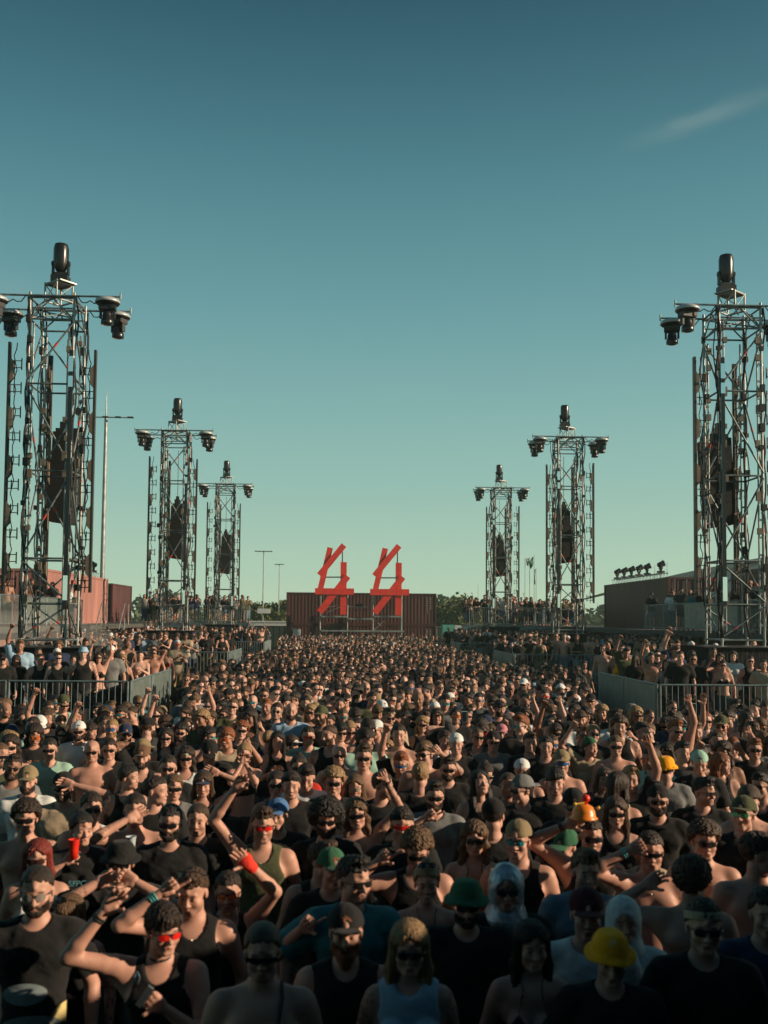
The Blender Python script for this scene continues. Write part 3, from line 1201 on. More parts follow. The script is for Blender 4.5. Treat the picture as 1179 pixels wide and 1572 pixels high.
def person(spec, loc, rz, sc, lod, label, group='people in the crowd'):
    """spec: sex fat arms hair hcol hat hatcol gl glcol beard top tcol skin yaw pitch tilt var bottoms"""
    sex, fat, arms = spec['sex'], spec['fat'], spec['arms']
    ak = spec.get('akey') or arms
    HM = head_matrix(sex, spec['yaw'], spec['pitch'], spec['tilt'])
    key = ('body', sex, fat, ak, lod, spec['var'], spec['stub'], round(spec['yaw'], 2), round(spec['pitch'], 2), round(spec['tilt'], 2))
    if key not in MC:
        bV, bQ, sk = body_mesh(sex, fat, arms, lod, spec.get('akey'))
        hV, hQ, hT = head_mesh(sex, spec['var'], lod, spec['stub'])
        hV2 = xf(hV, HM)
        V = np.concatenate([bV, hV2])
        Q = np.concatenate([bQ, hQ + len(bV)])
        T = np.concatenate([skin_tint(bV, int(spec['var'])), hT])
        MC[key] = mesh_np('person', V, Q, M_SKIN, True, T)
    p = link('person', MC[key])
    p.location = loc
    p.rotation_euler = (0, 0, rz)
    p.scale = (sc, sc, sc)
    p.color = (*spec['skin'], 1)
    tag(p, label, 'person', group)

    def kid(name, me, col, M=None):
        o = link(name, me, p)
        if M is not None:
            o.matrix_local = M
        o.color = (*col, 1)
        return o
    if spec['hat'] in ('cap', 'backcap', 'bucket', 'beanie') and spec['hair'] in ('short', 'quiff', 'fringe', 'curly', 'bun', 'pony'):
        spec['hair'] = 'buzz' if spec['hair'] not in ('bun', 'pony') else 'long'
    if spec['hair'] and spec['hair'] != 'bald':
        V, Q = hair_mesh(spec['hair'], lod)
        if spec['hair'] == 'hood':
            kid('hood', bm_(('hood', lod, 'hoodmat' in spec), 'hood', V, Q, spec.get('hoodmat', M_CLOTH)), spec['hcol'], HM)
        else:
            kid('hair', bm_(('hair', spec['hair'], lod), 'hair', V, Q, M_HAIR), spec['hcol'], HM)
    if spec['beard']:
        V, Q = beard_mesh(spec['beard'], lod)
        kid('beard', bm_(('beard', spec['beard'], lod), 'beard', V, Q, M_HAIR), spec['bcol'], HM)
    if spec['hat']:
        V, Q = hat_mesh(spec['hat'], lod)
        nm = {'cap': 'cap', 'backcap': 'cap', 'bucket': 'bucket_hat', 'beanie': 'beanie', 'band': 'headband'}[spec['hat']]
        kid(nm, bm_(('hat', spec['hat'], lod), nm, V, Q, M_CLOTH), spec['hatcol'], HM)
    if spec['gl']:
        gk = ('gl', spec['gl'], lod)
        if gk not in MC:
            V, F, MI = glasses_mesh(spec['gl'], lod)
            me = bpy.data.meshes.new('sunglasses')
            me.from_pydata([tuple(q) for q in V], [], F)
            a = me.attributes.new('tint', 'FLOAT_COLOR', 'POINT')
            a.data.foreach_set('color', np.ones(len(V) * 4, dtype=np.float32))
            me.materials.append(M_GLOSS)
            me.materials.append(mat('black frame', (0.012, 0.012, 0.013), 0.3))
            me.polygons.foreach_set('material_index', MI)
            me.update()
            MC[gk] = me
        up = Matrix.Translation((0, 0.038, 0.085)) @ Matrix.Rotation(R(-28), 4, 'X') if spec.get('glup') else Matrix.Identity(4)
        kid('sunglasses', MC[gk], spec['glcol'], HM @ up)
    if spec['top']:
        V, Q = top_mesh(spec['top'], sex, fat, arms, lod, spec.get('akey'))
        nm = {'tee': 'tshirt', 'tank': 'tank_top', 'long': 'jacket', 'bra': 'bikini_top', 'halter': 'halter_top', 'vest': 'vest'}[spec['top']]
        kid(nm, bm_(('top', spec['top'], sex, fat, ak, lod), nm, V, Q, M_CLOTH), spec['tcol'])
    if spec.get('neck'):
        if 'neck' not in MC:
            b = MB()
            P = []
            for i in range(27):
                t = 2 * math.pi * i / 26
                f = (1 + math.cos(t)) / 2
                P.append((0.068 * math.sin(t), 0.03 - (0.08 + 0.045) * math.cos(t) * (1 if math.cos(t) > 0 else 0.6), 1.50 - 0.075 * f ** 2))
            b.path(P, 0.0035, 5)
            me = bpy.data.meshes.new('necklace'); me.from_pydata(b.V, [], b.F)
            me.materials.append(mat('necklace metal', (0.6, 0.55, 0.45), 0.3, 0.9))
            MC['neck'] = me
        kid('necklace', MC['neck'], (1, 1, 1))
    V, Q = legs_mesh(spec['bottoms'], sex, fat, lod)
    kid('shorts' if spec['bottoms'] == 'shorts' else 'trousers', bm_(('legs', spec['bottoms'], sex, fat, lod), 'trousers', V, Q, M_CLOTH), spec['lcol'])
    return p


# ================================================================ THE PLACE
M_GALV = mat('galvanised steel', (0.34, 0.37, 0.355), 0.45, 0.45, noise=0.35, nscale=3, bump=0.1)
M_TUBE = mat('scaffold tube', (0.22, 0.27, 0.27), 0.5, 0.55, noise=0.45, nscale=5)
M_BLACK = mat('black powder coat', (0.018, 0.019, 0.020), 0.5, noise=0.3, nscale=6)
M_BLACKG = mat('black glossy housing', (0.014, 0.015, 0.017), 0.28, noise=0.2, nscale=3)
M_RUBBER = mat('black cable', (0.012, 0.012, 0.012), 0.7)
M_TAPE = mat('red tape', (0.55, 0.05, 0.03), 0.6)
M_RIM = mat('pale cover', (0.42, 0.46, 0.46), 0.35, 0.2)
M_LENS = mat('lens glass', (0.02, 0.03, 0.04), 0.06, spec=1.0)
M_TAN = mat('tan power box', (0.20, 0.165, 0.12), 0.55, noise=0.25, nscale=4)
M_MIRR = mat('reflection mirror', (0.85, 0.88, 0.9), 0.10, 1.0)  # mirror surface standing in for white reflections on the near masts
M_FLAG = mat('faded flag cloth', (0.30, 0.36, 0.30), 0.8)
M_CAB = mat('matt black cabinet', (0.007, 0.007, 0.008), 0.75)
M_STRIP = mat('mast back plate', (0.06, 0.056, 0.047), 0.45, 0.3, noise=0.3, nscale=3)
M_SILVER = mat('crinkled silver foil', (0.42, 0.50, 0.58), 0.42, 0.55, noise=0.4, nscale=14, bump=0.7, bscale=22, bdist=0.01)
M_DRAPE = mat('black drape', (0.012, 0.013, 0.014), 0.95, bump=0.6, bscale=6, stretch=(3, 3, .4), bdist=.05)
M_RED = mat('red painted board', (0.90, 0.055, 0.035), 0.55, noise=0.16, nscale=2.5, bump=0.12, bscale=30)
M_CONT_SHADE = mat('shaded red container paint', (0.088, 0.026, 0.025), 0.6, noise=0.35, nscale=1.2, bump=0.1, bscale=20, stretch=(1, 1, .25))  # darkened copy of the container red, shade held in the colour
M_CONT_LIT = mat('sunlit red container paint', (0.40, 0.185, 0.155), 0.65, noise=0.3, nscale=1.0, bump=0.1, bscale=20, stretch=(1, 1, .25))  # paler copy of the container red, sunlight held in the colour
M_DECK = mat('grey plywood deck', (0.075, 0.075, 0.068), 0.8, noise=0.3, nscale=3)
M_WHITE = mat('white paint', (0.6, 0.62, 0.6), 0.6)
M_CLOTHW = mat('white tarpaulin', (0.55, 0.58, 0.55), 0.75, bump=.4, bscale=3, bdist=.05)
M_FENCE = mat('barrier steel', (0.20, 0.27, 0.28), 0.42, 0.5, noise=0.35, nscale=4)
M_SCRIM = mat('barrier sheet panel', (0.27, 0.31, 0.27), 0.55, 0.2, noise=0.25, nscale=2.5)
M_ASPH = mat('asphalt', (0.052, 0.052, 0.050), 0.9, noise=0.35, nscale=1.5, bump=.3, bscale=80)
M_GRASS = mat('dry grass', (0.075, 0.085, 0.035), 0.95, noise=0.4, nscale=0.15)
M_LEAF = mat('leaves', (0.12, 0.14, 0.04), 0.85, noise=0.5, nscale=0.5)
M_LEAF2 = mat('darker leaves', (0.07, 0.10, 0.035), 0.85, noise=0.5, nscale=0.5)
M_BARK = mat('bark', (0.07, 0.05, 0.035), 0.9)
M_ROOF = mat('blue grey roof sheet', (0.075, 0.115, 0.135), 0.4, 0.2, noise=0.1, nscale=.4)
M_GREEN = mat('green cloth', (0.05, 0.17, 0.12), 0.8)
M_ORANGE = mat('orange plastic', (0.75, 0.22, 0.02), 0.35)
M_TEALB = mat('mint cabinet', (0.10, 0.42, 0.34), 0.5)

# ground
me = mesh_np('ground', [(-3000, -400, 0), (3000, -400, 0), (3000, 4000, 0), (-3000, 4000, 0)], [(0, 1, 2, 3)], M_GRASS, False)
tag(link('ground', me), kind='structure')
me = mesh_np('asphalt_lot', [(-60, -30, .004), (60, -30, .004), (60, 120, .004), (-60, 120, .004)], [(0, 1, 2, 3)], M_ASPH, False)
tag(link('asphalt_lot', me), kind='structure')


# stage the photograph is taken from, with added unseen walls and roof shading the front rows
st = empty('stage', (-1, -2, 0))
tag(st, 'black festival stage deck with added shade walls at the front edge of the crowd', 'stage')
m = MB(); m.box((0, -2.2, 0.70), (26, 7.2, 1.40)); m.build('deck', M_DRAPE, st)
m = MB(); m.box((9.4, 0.2, 4.2), (0.5, 8.8, 8.4)); m.build('unseen_side_wall', M_DRAPE, st)  # added out of view to cast shade over the front rows
m = MB(); m.box((-10.4, -2.2, 4.2), (0.5, 4.0, 8.4)); m.build('unseen_side_wall', M_DRAPE, st)
m = MB(); m.box((-0.5, -2.6, 8.7), (20.4, 3.2, 0.5)); m.build('roof', M_DRAPE, st)  # added overhead, out of view, to hold sky light off the front
m = MB(); m.box((-0.5, -4.4, 4.2), (20.0, 0.4, 8.4)); m.build('unseen_back_wall', M_DRAPE, st)  # unseen, added with the roof to lower the ambient light in front

ss = empty('shade_stack', (3.55, 4.05, 0))  # added block outside the frame, its shadow darkens the right front corner
tag(ss, 'added unseen stack of black boxes shading the right front rows', 'loudspeaker')
for i in range(3):
    for j in range(2):
        m = MB(); m.box((0, -0.62 + 1.24 * j, 0.52 + 1.0 * i), (1.1, 1.2, 0.98)); m.box((-0.56, -0.62 + 1.24 * j, 0.52 + 1.0 * i), (0.02, 1.1, 0.88)); m.build('cabinet', M_BLACK, ss)


def container(px0, y0, z0, L=12.19, along='y', material=None, label='', ysign=1, door_end=None, marks=False, group=None):
    """a corrugated shipping container, origin at its centre base"""
    W, H = 2.44, 2.59
    c = empty('shipping_container', (px0, y0, z0), 0 if along == 'x' else math.pi / 2)
    tag(c, label, 'container', group or 'red shipping containers')
    mt = material or M_CONT_SHADE
    hx, hy = L / 2, W / 2
    # corrugated long walls
    w = MB()
    for sy in (-1, 1):
        prof = []
        x = -hx + 0.12
        k = 0
        P = 0.278
        while x < hx - 0.12:
            prof += [(x, 0.0), (x + 0.07, 0.0), (x + 0.14, 0.036), (x + 0.21, 0.036)]
            x += P
        prof = [(a, b) for a, b in prof if a < hx - 0.1]
        V, F = [], []
        for a, b in prof:
            V.append((a, sy * (hy - 0.045 + 0.014 - b * 0.38), 0.15)); V.append((a, sy * (hy - 0.045 + 0.014 - b * 0.38), H - 0.11))
        for i in range(len(prof) - 1):
            q = (2 * i, 2 * i + 2, 2 * i + 3, 2 * i + 1)
            F.append(q if sy < 0 else q[::-1])
        w.add(V, F)
    w.build('side_panels', mt, c)
    for sx in (-1, 1):
        e = MB()
        for i in range(8):
            yy_ = -hy + 0.25 + i * (W - 0.5) / 7
            e.box((sx * (hx - 0.06), yy_, H / 2), (0.03, 0.16, H - 0.25))
        e.box((sx * (hx - 0.085), 0, H / 2), (0.02, W - 0.2, H - 0.2))
        e.build('end_panel', mt, c)
    f = MB()
    for sx in (-1, 1):
        for sy in (-1, 1):
            f.box((sx * (hx - 0.06), sy * (hy - 0.06), H / 2), (0.12, 0.12, H))
            for zz in (0.06, H - 0.06):
                f.box((sx * (hx - 0.087), sy * (hy - 0.082), zz), (0.184, 0.172, 0.124))
    for sy in (-1, 1):
        f.box((0, sy * (hy - 0.04), 0.075), (L - 0.38, 0.08, 0.15)); f.box((0, sy * (hy - 0.04), H - 0.055), (L - 0.38, 0.08, 0.11))
    for sx in (-1, 1):
        f.box((sx * (hx - 0.04), 0, 0.075), (0.08, W - 0.36, 0.15)); f.box((sx * (hx - 0.04), 0, H - 0.055), (0.08, W - 0.36, 0.11))
    f.build('frame', mt, c)
    r = MB(); r.box((0, 0, H - 0.03), (L - 0.26, W - 0.2, 0.03)); r.build('roof', mt, c)
    fl = MB(); fl.box((0, 0, 0.17), (L - 0.3, W - 0.24, 0.04)); fl.build('floor', M_DECK, c)
    for sx in (-1, 1):
        for k in range(4):
            b = MB()
            y_ = -0.9 + k * 0.6
            b.tube((sx * (hx + 0.012), y_, 0.12), (sx * (hx + 0.012), y_, H - 0.1), 0.017, 6)
            b.box((sx * (hx + 0.02), y_, 1.1), (0.03, 0.12, 0.05))
            b.build('lock_rod', mt if material else M_TUBE, c)
    if marks:
        for sgn, x0 in ((-1, hx - 0.75), (1, hx - 0.75)):
            b = MB()
            for col_ in range(2):
                zz = H - 0.35
                for k in range(9 - 2 * col_):
                    ww = random.choice((0.06, 0.075, 0.09))
                    b.box((x0 + col_ * 0.28, sgn * (hy + 0.004) * 1.0, zz), (ww, 0.012, 0.035))
                    b.box((x0 + col_ * 0.28 + ww * 0.3, sgn * (hy + 0.004), zz - 0.04), (0.02, 0.012, 0.09))
                    zz -= 0.20 if k == 3 else 0.14
            b.build('stencil_marks', M_WHITE, c)
    return c


def rail_panel(a, b, z, h=1.1, sheet=False, label=None, cat='barrier', group=None, name='crowd_barrier', feet=True, gap=0.115, mt=None):
    """one barrier from a to b (x, y) standing at height z"""
    a, b = Vector((a[0], a[1], 0)), Vector((b[0], b[1], 0))
    L = (b - a).length
    ang = math.atan2(b.y - a.y, b.x - a.x)
    o = empty(name, (a.x, a.y, z), ang)
    tag(o, label, cat, group)
    mt = mt or M_FENCE
    f = MB()
    g = 0.03
    f.tube((g, 0, h), (L - g, 0, h), 0.021, 7); f.tube((g, 0, 0.12), (L - g, 0, 0.12), 0.019, 7)
    f.tube((g, 0, 0.02), (g, 0, h), 0.021, 7); f.tube((L - g, 0, 0.02), (L - g, 0, h), 0.021, 7)
    f.build('frame', mt, o)
    n = max(3, int((L - 0.1) / gap))
    k = MB()
    for i in range(1, n):
        x = g + (L - 2 * g) * i / n
        k.tube((x, 0, 0.125), (x, 0, h - 0.005), 0.009, 5, caps=False)
    k.build('bars', mt, o)
    if sheet:
        s_ = MB(); s_.box((L / 2, 0.024, h / 2 + 0.05), (L - 0.09, 0.012, h - 0.14)); s_.build('sheet', M_SCRIM, o)
    if feet:
        for x in (0.3, L - 0.3):
            q = MB(); q.box((x, 0, 0.012), (0.06, 0.5, 0.02)); q.box((x, 0, 0.07), (0.03, 0.03, 0.1)); q.build('foot', mt, o)
    return o


def rail_run(a, b, z, n, where, **k):
    a, b = Vector((a[0], a[1], 0)), Vector((b[0], b[1], 0))
    W_ = ['nearest', 'second', 'third', 'fourth', 'fifth', 'sixth', 'seventh', 'eighth', 'ninth', 'tenth']
    sh = k.pop('sheets', None)
    for i in range(n):
        p, q = a.lerp(b, i / n), a.lerp(b, (i + 1) / n)
        if sh is not None:
            k['sheet'] = i in sh
        rail_panel(p, q, z, label='%s, %s panel' % (where, 'first second third fourth fifth sixth seventh eighth ninth tenth'.split()[i]) , **k)


# ---------------------------------------------------------------- lighting and sound towers
def moving_head(loc, label, rz=0.0, s=1.0, hang=True, group='moving head lights under the tower arms', yaw=0.0, tilt=0.0):
    o = empty('moving_head_light', loc, rz)
    o.scale = (s, s, s)
    tag(o, label, 'stage light', group)
    if hang:
        d = MB()
        d.lathe([(0.02, 0.02), (0.20, 0.005), (0.29, -0.04), (0.315, -0.085), (0.315, -0.125), (0.30, -0.13), (0.29, -0.10)], n=22)
        d.build('rain_dome', M_RIM, o)
        u = MB(); u.lathe([(0.285, -0.11), (0.285, -0.155), (0.02, -0.16)], n=18)
        u.build('dome_underside', M_BLACK, o)
        b = MB(); b.box((0, 0, -0.24), (0.42, 0.26, 0.13)); b.box((0, 0, -0.165), (0.10, 0.10, 0.05)); b.box((0.15, -0.14, -0.24), (0.1, 0.03, 0.09)); b.build('base', M_BLACK, o)
        y = MB()
        for sx in (-1, 1):
            y.box((sx * 0.165, 0, -0.40), (0.055, 0.12, 0.24))
        y.box((0, 0, -0.325), (0.34, 0.12, 0.05))
        y.build('yoke', M_BLACK, o)
        h = MB(); h.lathe([(0.06, -0.30 + 0.0), (0.10, -0.345), (0.118, -0.42), (0.125, -0.52), (0.155, -0.56), (0.16, -0.66), (0.15, -0.68)], n=16)
        h.build('lamp_head', M_BLACKG, o)
        l = MB(); l.lathe([(0.142, -0.684), (0.08, -0.692), (0.01, -0.694)], n=16); l.build('lens', M_LENS, o)
    else:   # big beam standing upright
        b = MB(); b.box((0, 0, 0.09), (0.44, 0.34, 0.18)); b.box((0, 0, 0.21), (0.2, 0.2, 0.06)); b.build('base', M_BLACK, o)
        y = MB()
        for sx in (-1, 1):
            y.box((sx * 0.20, 0, 0.40), (0.045, 0.15, 0.36), taper=0.9)
            y.tube((sx * 0.17, 0, 0.52), (sx * 0.24, 0, 0.52), 0.07, 12)
        y.box((0, 0, 0.25), (0.44, 0.16, 0.05))
        y.build('yoke', M_BLACK, o)
        h = MB()
        h.lathe([(0.06, 0.29), (0.12, 0.315), (0.165, 0.42), (0.185, 0.52), (0.19, 0.80), (0.185, 0.98), (0.168, 1.04), (0.15, 1.05)], n=20)
        for k in range(8):
            a = k * math.pi / 4 + 0.2
            h.box((0.186 * math.cos(a), 0.186 * math.sin(a), 0.72), (0.02, 0.03, 0.46), rz=a)
        h.build('lamp_head', M_BLACKG, o)
        l = MB(); l.lathe([(0.15, 1.052), (0.08, 1.06), (0.01, 1.062)], n=16); l.build('lens', M_LENS, o)
    return o


def led_mast(loc, rz, H, label, group, mirr=None, white=False):
    """tall pixel strip with power boxes on its back and brackets reaching to the tower (towards local -x)"""
    o = empty('light_mast', loc, rz)
    tag(o, label, 'light mast', group)
    s = MB(); s.box((0.02, 0, H / 2), (0.055, 0.085 if white else 0.11, H)); s.build('strip', M_BLACKG if white else M_STRIP, o)
    if mirr:
        for z0, z1 in mirr:
            q = MB(); q.box((0.055, 0, (z0 + z1) / 2), (0.012, 0.10, z1 - z0)); q.build('reflection_strip', M_MIRR, o)  # mirror plate set where the glossy mast shows a white reflection
    z = 0.35
    k = 0
    while z < H - 0.5:
        b = MB()
        for zz, ww in ((z, 0.09), (z + 0.28, 0.13), ):
            pass
        V = []
        for y_ in (-0.055, 0.055):
            V += [(-0.006, y_, z), (-0.09, y_, z + 0.10), (-0.09, y_, z + 0.46), (-0.006, y_, z + 0.56)]
        b.add(V, [(0, 1, 2, 3), (7, 6, 5, 4), (0, 4, 5, 1), (1, 5, 6, 2), (2, 6, 7, 3)])
        b.build('power_box', M_BLACK if white else M_TAN, o)
        z += 1.12
        k += 1
    br = MB()
    br.tube((-0.015, 0.02, 0.08), (-0.015, 0.02, H - 0.08), 0.012, 5)
    z = 0.12
    while z < H - 0.05:
        br.tube((-0.008, 0, z), (-0.26, 0, z), 0.011, 5); br.tube((-0.008, 0, z + 0.16), (-0.26, 0, z + 0.16), 0.011, 5)
        br.tube((-0.10, 0, z - 0.03), (-0.10, 0, z + 0.20), 0.014, 5); br.tube((-0.26, 0, z - 0.05), (-0.26, 0, z + 0.22), 0.016, 5)
        z += 0.56
    br.build('brackets', M_BLACK, o)
    c = MB()
    P = []
    n = 36
    for i in range(n + 1):
        zz = H * i / n
        P.append((-0.12 + 0.03 * math.sin(i * 1.9), 0.03 * math.cos(i * 1.3), zz))
    c.path(P, 0.012, 5)
    c.build('cable', M_RUBBER, o)
    return o


def line_array(loc, rz, label):
    o = empty('line_array_speaker', loc, rz)
    tag(o, label, 'loudspeaker', 'hanging speakers inside the towers')
    b = MB(); b.box((0, 0, 0), (0.52, 0.56, 0.10)); b.box((-0.1, 0, 0.14), (0.22, 0.2, 0.2)); b.box((-0.1, 0, 0.30), (0.12, 0.12, 0.14))
    b.tube((-0.1, 0, 0.36), (-0.1, 0, 2.3), 0.012, 5); b.build('rigging_frame', M_BLACK, o)
    # front face looks to +x ; the cabinets tip down and back further down the hang
    x, z, a = 0.0, -0.06, 0.0
    for k in range(8):
        a = R(1.5 + k * 0.95)
        H = 0.272
        M = Matrix.Rotation(a, 3, 'Y')
        c = MB()
        ctr = Vector((x, 0, z)) + M @ Vector((0, 0, -H / 2))
        c.box(ctr, (0.60, 0.74, H + 0.004), M=M)
        c.box(ctr + M @ Vector((0.303, 0, 0)), (0.014, 0.68, H - 0.05), M=M)
        cb = c.build('cabinet', M_CAB, o)
        p = Vector((x, 0, z)) + M @ Vector((0, 0, -H))
        x, z = p.x, p.z
    return o


def tower(pxn, pyb, pyt, Yn, side, which, sidename):
    """pxn: picture x of the near face centre; side -1 left of the lane, +1 right"""
    base = at(pxn, pyb, Yn)
    top = at(pxn, pyt, Yn)
    X, Z0 = base.x, base.z
    W, D = 1.0, 1.0
    Y = Yn + D / 2
    H = 8.0
    t = empty('scaffold_tower', (X, Y, Z0))
    g_ = 'scaffold lighting towers beside the crowd'
    tag(t, '%s steel scaffold tower on the %s side of the crowd' % (which, sidename), 'scaffold tower', g_)
    hw, hd = W / 2, D / 2
    C4 = [(-hw, -hd), (hw, -hd), (hw, hd), (-hw, hd)]
    for cx, cy in C4:
        p = MB(); p.tube((cx, cy, 0.0), (cx, cy, H + 0.12), 0.031, 9)
        z = 0.1
        while z < H:
            p.tube((cx, cy, z), (cx, cy, z + 0.05), 0.042, 8); z += 0.5
        p.box((cx, cy, 0.006), (0.16, 0.16, 0.012))
        for zz in NR.uniform(0.6, 7, 3):
            p.tube((cx, cy, zz), (cx, cy, zz + 0.07), 0.031, 8, mi=1)
        p.build('post', [M_GALV, M_TAPE], t)
    lv = [0.15, 0.98, 2.0, 4.0, 6.0, 7.50, 8.0]
    l = MB()
    for z in lv:
        l = MB()
        for i in range(4):
            a, b = C4[i], C4[(i + 1) % 4]
            l.tube((*a, z), (*b, z), 0.0235, 7)
        l.build('ledger_ring', M_TUBE, t)
    bays = [(0.15, 0.98), (0.98, 2.0), (2.0, 4.0), (4.0, 6.0), (6.0, 7.5)]
    for i in range(4):
        a, b = C4[i], C4[(i + 1) % 4]
        for k, (z0, z1) in enumerate(bays):
            if (i + k) % 2:
                a, b = b, a
            ox, oy = ((a[0] + b[0]) and 0.0, 0.0)
            q = MB(); q.tube((a[0] * 1.04, a[1] * 1.04, z0 + 0.06), (b[0] * 1.04, b[1] * 1.04, z1 - 0.06), 0.0225, 7)
            if (i * 3 + k) % 2 == 0:
                f = 0.3 + 0.07 * ((i + k) % 5)
                p0 = Vector((a[0] * 1.04, a[1] * 1.04, z0 + 0.06)).lerp(Vector((b[0] * 1.04, b[1] * 1.04, z1 - 0.06)), f)
                p1 = Vector((a[0] * 1.04, a[1] * 1.04, z0 + 0.06)).lerp(Vector((b[0] * 1.04, b[1] * 1.04, z1 - 0.06)), f + 0.06)
                q.tube(p0, p1, 0.026, 7, mi=1)
            q.build('diagonal_brace', [M_TUBE, M_TAPE], t)
            a, b = C4[i], C4[(i + 1) % 4]
    # head frame lattice
    l = MB()
    for s in (-1, 1):
        for i in range(2):
            x0, x1 = (-hw, 0) if i == 0 else (0, hw)
            l.tube((x0, s * hd * 0.98, 7.5 if i == 0 else 8.0), (x1, s * hd * 0.98, 8.0 if i == 0 else 7.5), 0.018, 6)
            l.tube((s * hw * .98, -hd if i == 0 else 0, 7.5 if i == 0 else 8.0), (s * hw * .98, 0 if i == 0 else hd, 8.0 if i == 0 else 7.5), 0.018, 6)
        l.tube((s * 0.2, -hd, 7.76), (s * 0.2, hd, 7.76), 0.018, 6)
        l.tube((-hw, s * hd * .97, 7.76), (hw, s * hd * .97, 7.76), 0.018, 6)
    l.tube((-hw, -hd, 7.52), (hw, hd, 7.98), 0.018, 6); l.tube((hw, -hd, 7.52), (-hw, hd, 7.98), 0.018, 6)
    l.build('head_frame', M_TUBE, t)
    for s in (-1, 1):
        q = MB(); yq = s * (hd + 0.05)
        q.tube((-1.56, yq, 8.03), (1.56, yq, 8.03), 0.0245, 8)
        for xx in (-1.56, 1.56):
            q.tube((xx, yq, 7.96), (xx, yq, 8.12), 0.02, 6)
        q.build('cross_arm', M_TUBE, t)
    # pedestal: small box truss turned on the tower top
    p = MB()
    Mr = Matrix.Rotation(R(38) * side, 3, 'Z')
    pc = [(Mr @ Vector((sx * 0.22, sy * 0.22, 0))) for sx, sy in ((-1, -1), (1, -1), (1, 1), (-1, 1))]
    for i in range(4):
        a, b = pc[i], pc[(i + 1) % 4]
        for zz in (8.06, 8.46):
            p.tube((a.x, a.y, zz), (b.x, b.y, zz), 0.024, 7)
        p.tube((a.x, a.y, 8.02), (a.x, a.y, 8.50), 0.024, 7)
        p.tube((a.x, a.y, 8.06), (b.x, b.y, 8.46), 0.013, 5)
        p.tube((a.x * 1.9, a.y * 1.9, 7.80), (a.x, a.y, 8.06), 0.02, 6)
    p.box((-side * 0.05, 0, 8.49), (0.56, 0.46, 0.03), M=Mr)
    p.build('pedestal_truss', M_GALV, t)
    for cx, cy in C4:      # second upright with clamps and small junction boxes
        p = MB()
        ox, oy = cx * 1.0 + (0.10 if cx < 0 else -0.10), cy
        p.tube((ox, oy, 0.3), (ox, oy, 7.4), 0.021, 7)
        z = 0.5
        while z < 7.4:
            p.box(((cx + ox) / 2, cy, z), (0.13, 0.045, 0.045))
            if NR.rand() < 0.33:
                p.box((ox + NR.uniform(-.03, .03), oy - 0.05, z + 0.14), (0.10, 0.07, NR.uniform(.10, .22)), mi=1)
            z += 0.41
        p.build('cable_riser', [M_GALV, M_TAN], t)
    cb = MB()
    for k in range(9):
        cx, cy = C4[k % 4]
        ox, oy = NR.uniform(-0.07, 0.07, 2)
        P = []
        for i in range(26):
            zz = 0.2 + 7.8 * i / 25
            P.append((cx + ox + 0.045 * math.sin(i * 1.1 + k), cy + oy + 0.045 * math.cos(i * 0.8 + k * 2), zz))
        cb.path(P, 0.015 + 0.006 * (k % 3), 5)
    for k in range(4):   # short cable loops to the fixtures
        sx = -1 if k < 2 else 1
        yq = (hd + 0.05) * (1 if k % 2 else -1)
        P = [(sx * (0.5 + 0.75 * i / 8), yq, 8.02 - 0.14 * math.sin(math.pi * i / 8) + 0.05 * math.sin(i * 2.0)) for i in range(9)]
        cb.path(P, 0.014, 5)
    for z in np.arange(0.9, 7.6, 0.47):
        for cx, cy in C4:
            if NR.rand() < 0.55:
                cb.box((cx + NR.uniform(-.05, .05), cy - 0.05, z), (NR.uniform(.06, .13), 0.1, NR.uniform(.08, .2)))
    cb.build('cables', M_RUBBER, t)
    pl = MB(); pl.box((0, 0.1, -0.55), (1.9, 1.8, 1.06)); pl.box((0, 0.1, -0.012), (2.0, 1.9, 0.02)); pl.build('plinth', M_DRAPE, t)
    m = MB()
    zb = 0.0 if Z0 < 1 else Z0 - 1.085
    m.box((0, 0.1, -1.085 - zb / 2), (1.86, 1.76, zb)); m.build('plinth_skirt', M_DRAPE, t)
    # fixtures
    pos = {(-1, -1): 'near end of left arm', (1, -1): 'near end of right arm', (-1, 1): 'far end of left arm', (1, 1): 'far end of right arm'}
    for (sx, sy), nm in pos.items():
        moving_head((X + sx * 1.27, Y + sy * (hd + 0.05), Z0 + 8.0 - 0.01), 'black moving head light under a pale dome, %s, %s %s tower' % (nm.replace(' end of', ','), which, sidename),
                    rz=NR.uniform(-0.5, 0.5), s=0.90)
    moving_head((X - side * (0.12 if side > 0 else 0.03), Y, Z0 + 8.51), 'big black beam light standing on top of the %s %s tower' % (which, sidename), hang=False, group='beam lights on the tower tops', s=0.88)
    g2 = 'light masts around the scaffold towers'
    Hm = 5.75
    zl = Z0 + 1.25
    led_mast((X + (0.80 if side < 0 else 0.98), Y + 0.28 * (1 if side < 0 else -1), zl), 0.0, Hm, 'tall light mast on the right side of the %s %s tower' % (which, sidename), g2)
    led_mast((X - (0.98 if side < 0 else 0.80), Y - 0.28 * (1 if side < 0 else -1), zl), math.pi, Hm, 'tall light mast on the left side of the %s %s tower' % (which, sidename), g2)
    led_mast((X - side * 0.56, Y - 0.82, zl - 0.3), -math.pi / 2, Hm, 'shiny light mast on the near side of the %s %s tower' % (which, sidename), g2, white=True,
             mirr=((0.1, 0.65), (4.9, 5.15), (5.25, 5.6)))
    led_mast((X + side * 0.40, Y + 0.84, zl), math.pi / 2, Hm, 'light mast behind the %s %s tower' % (which, sidename), g2)
    line_array((X, Y + 1.2, Z0 + 5.20), 0.0 if side < 0 else math.pi, 'black curved speaker hang inside the %s %s tower' % (which, sidename))
    return t


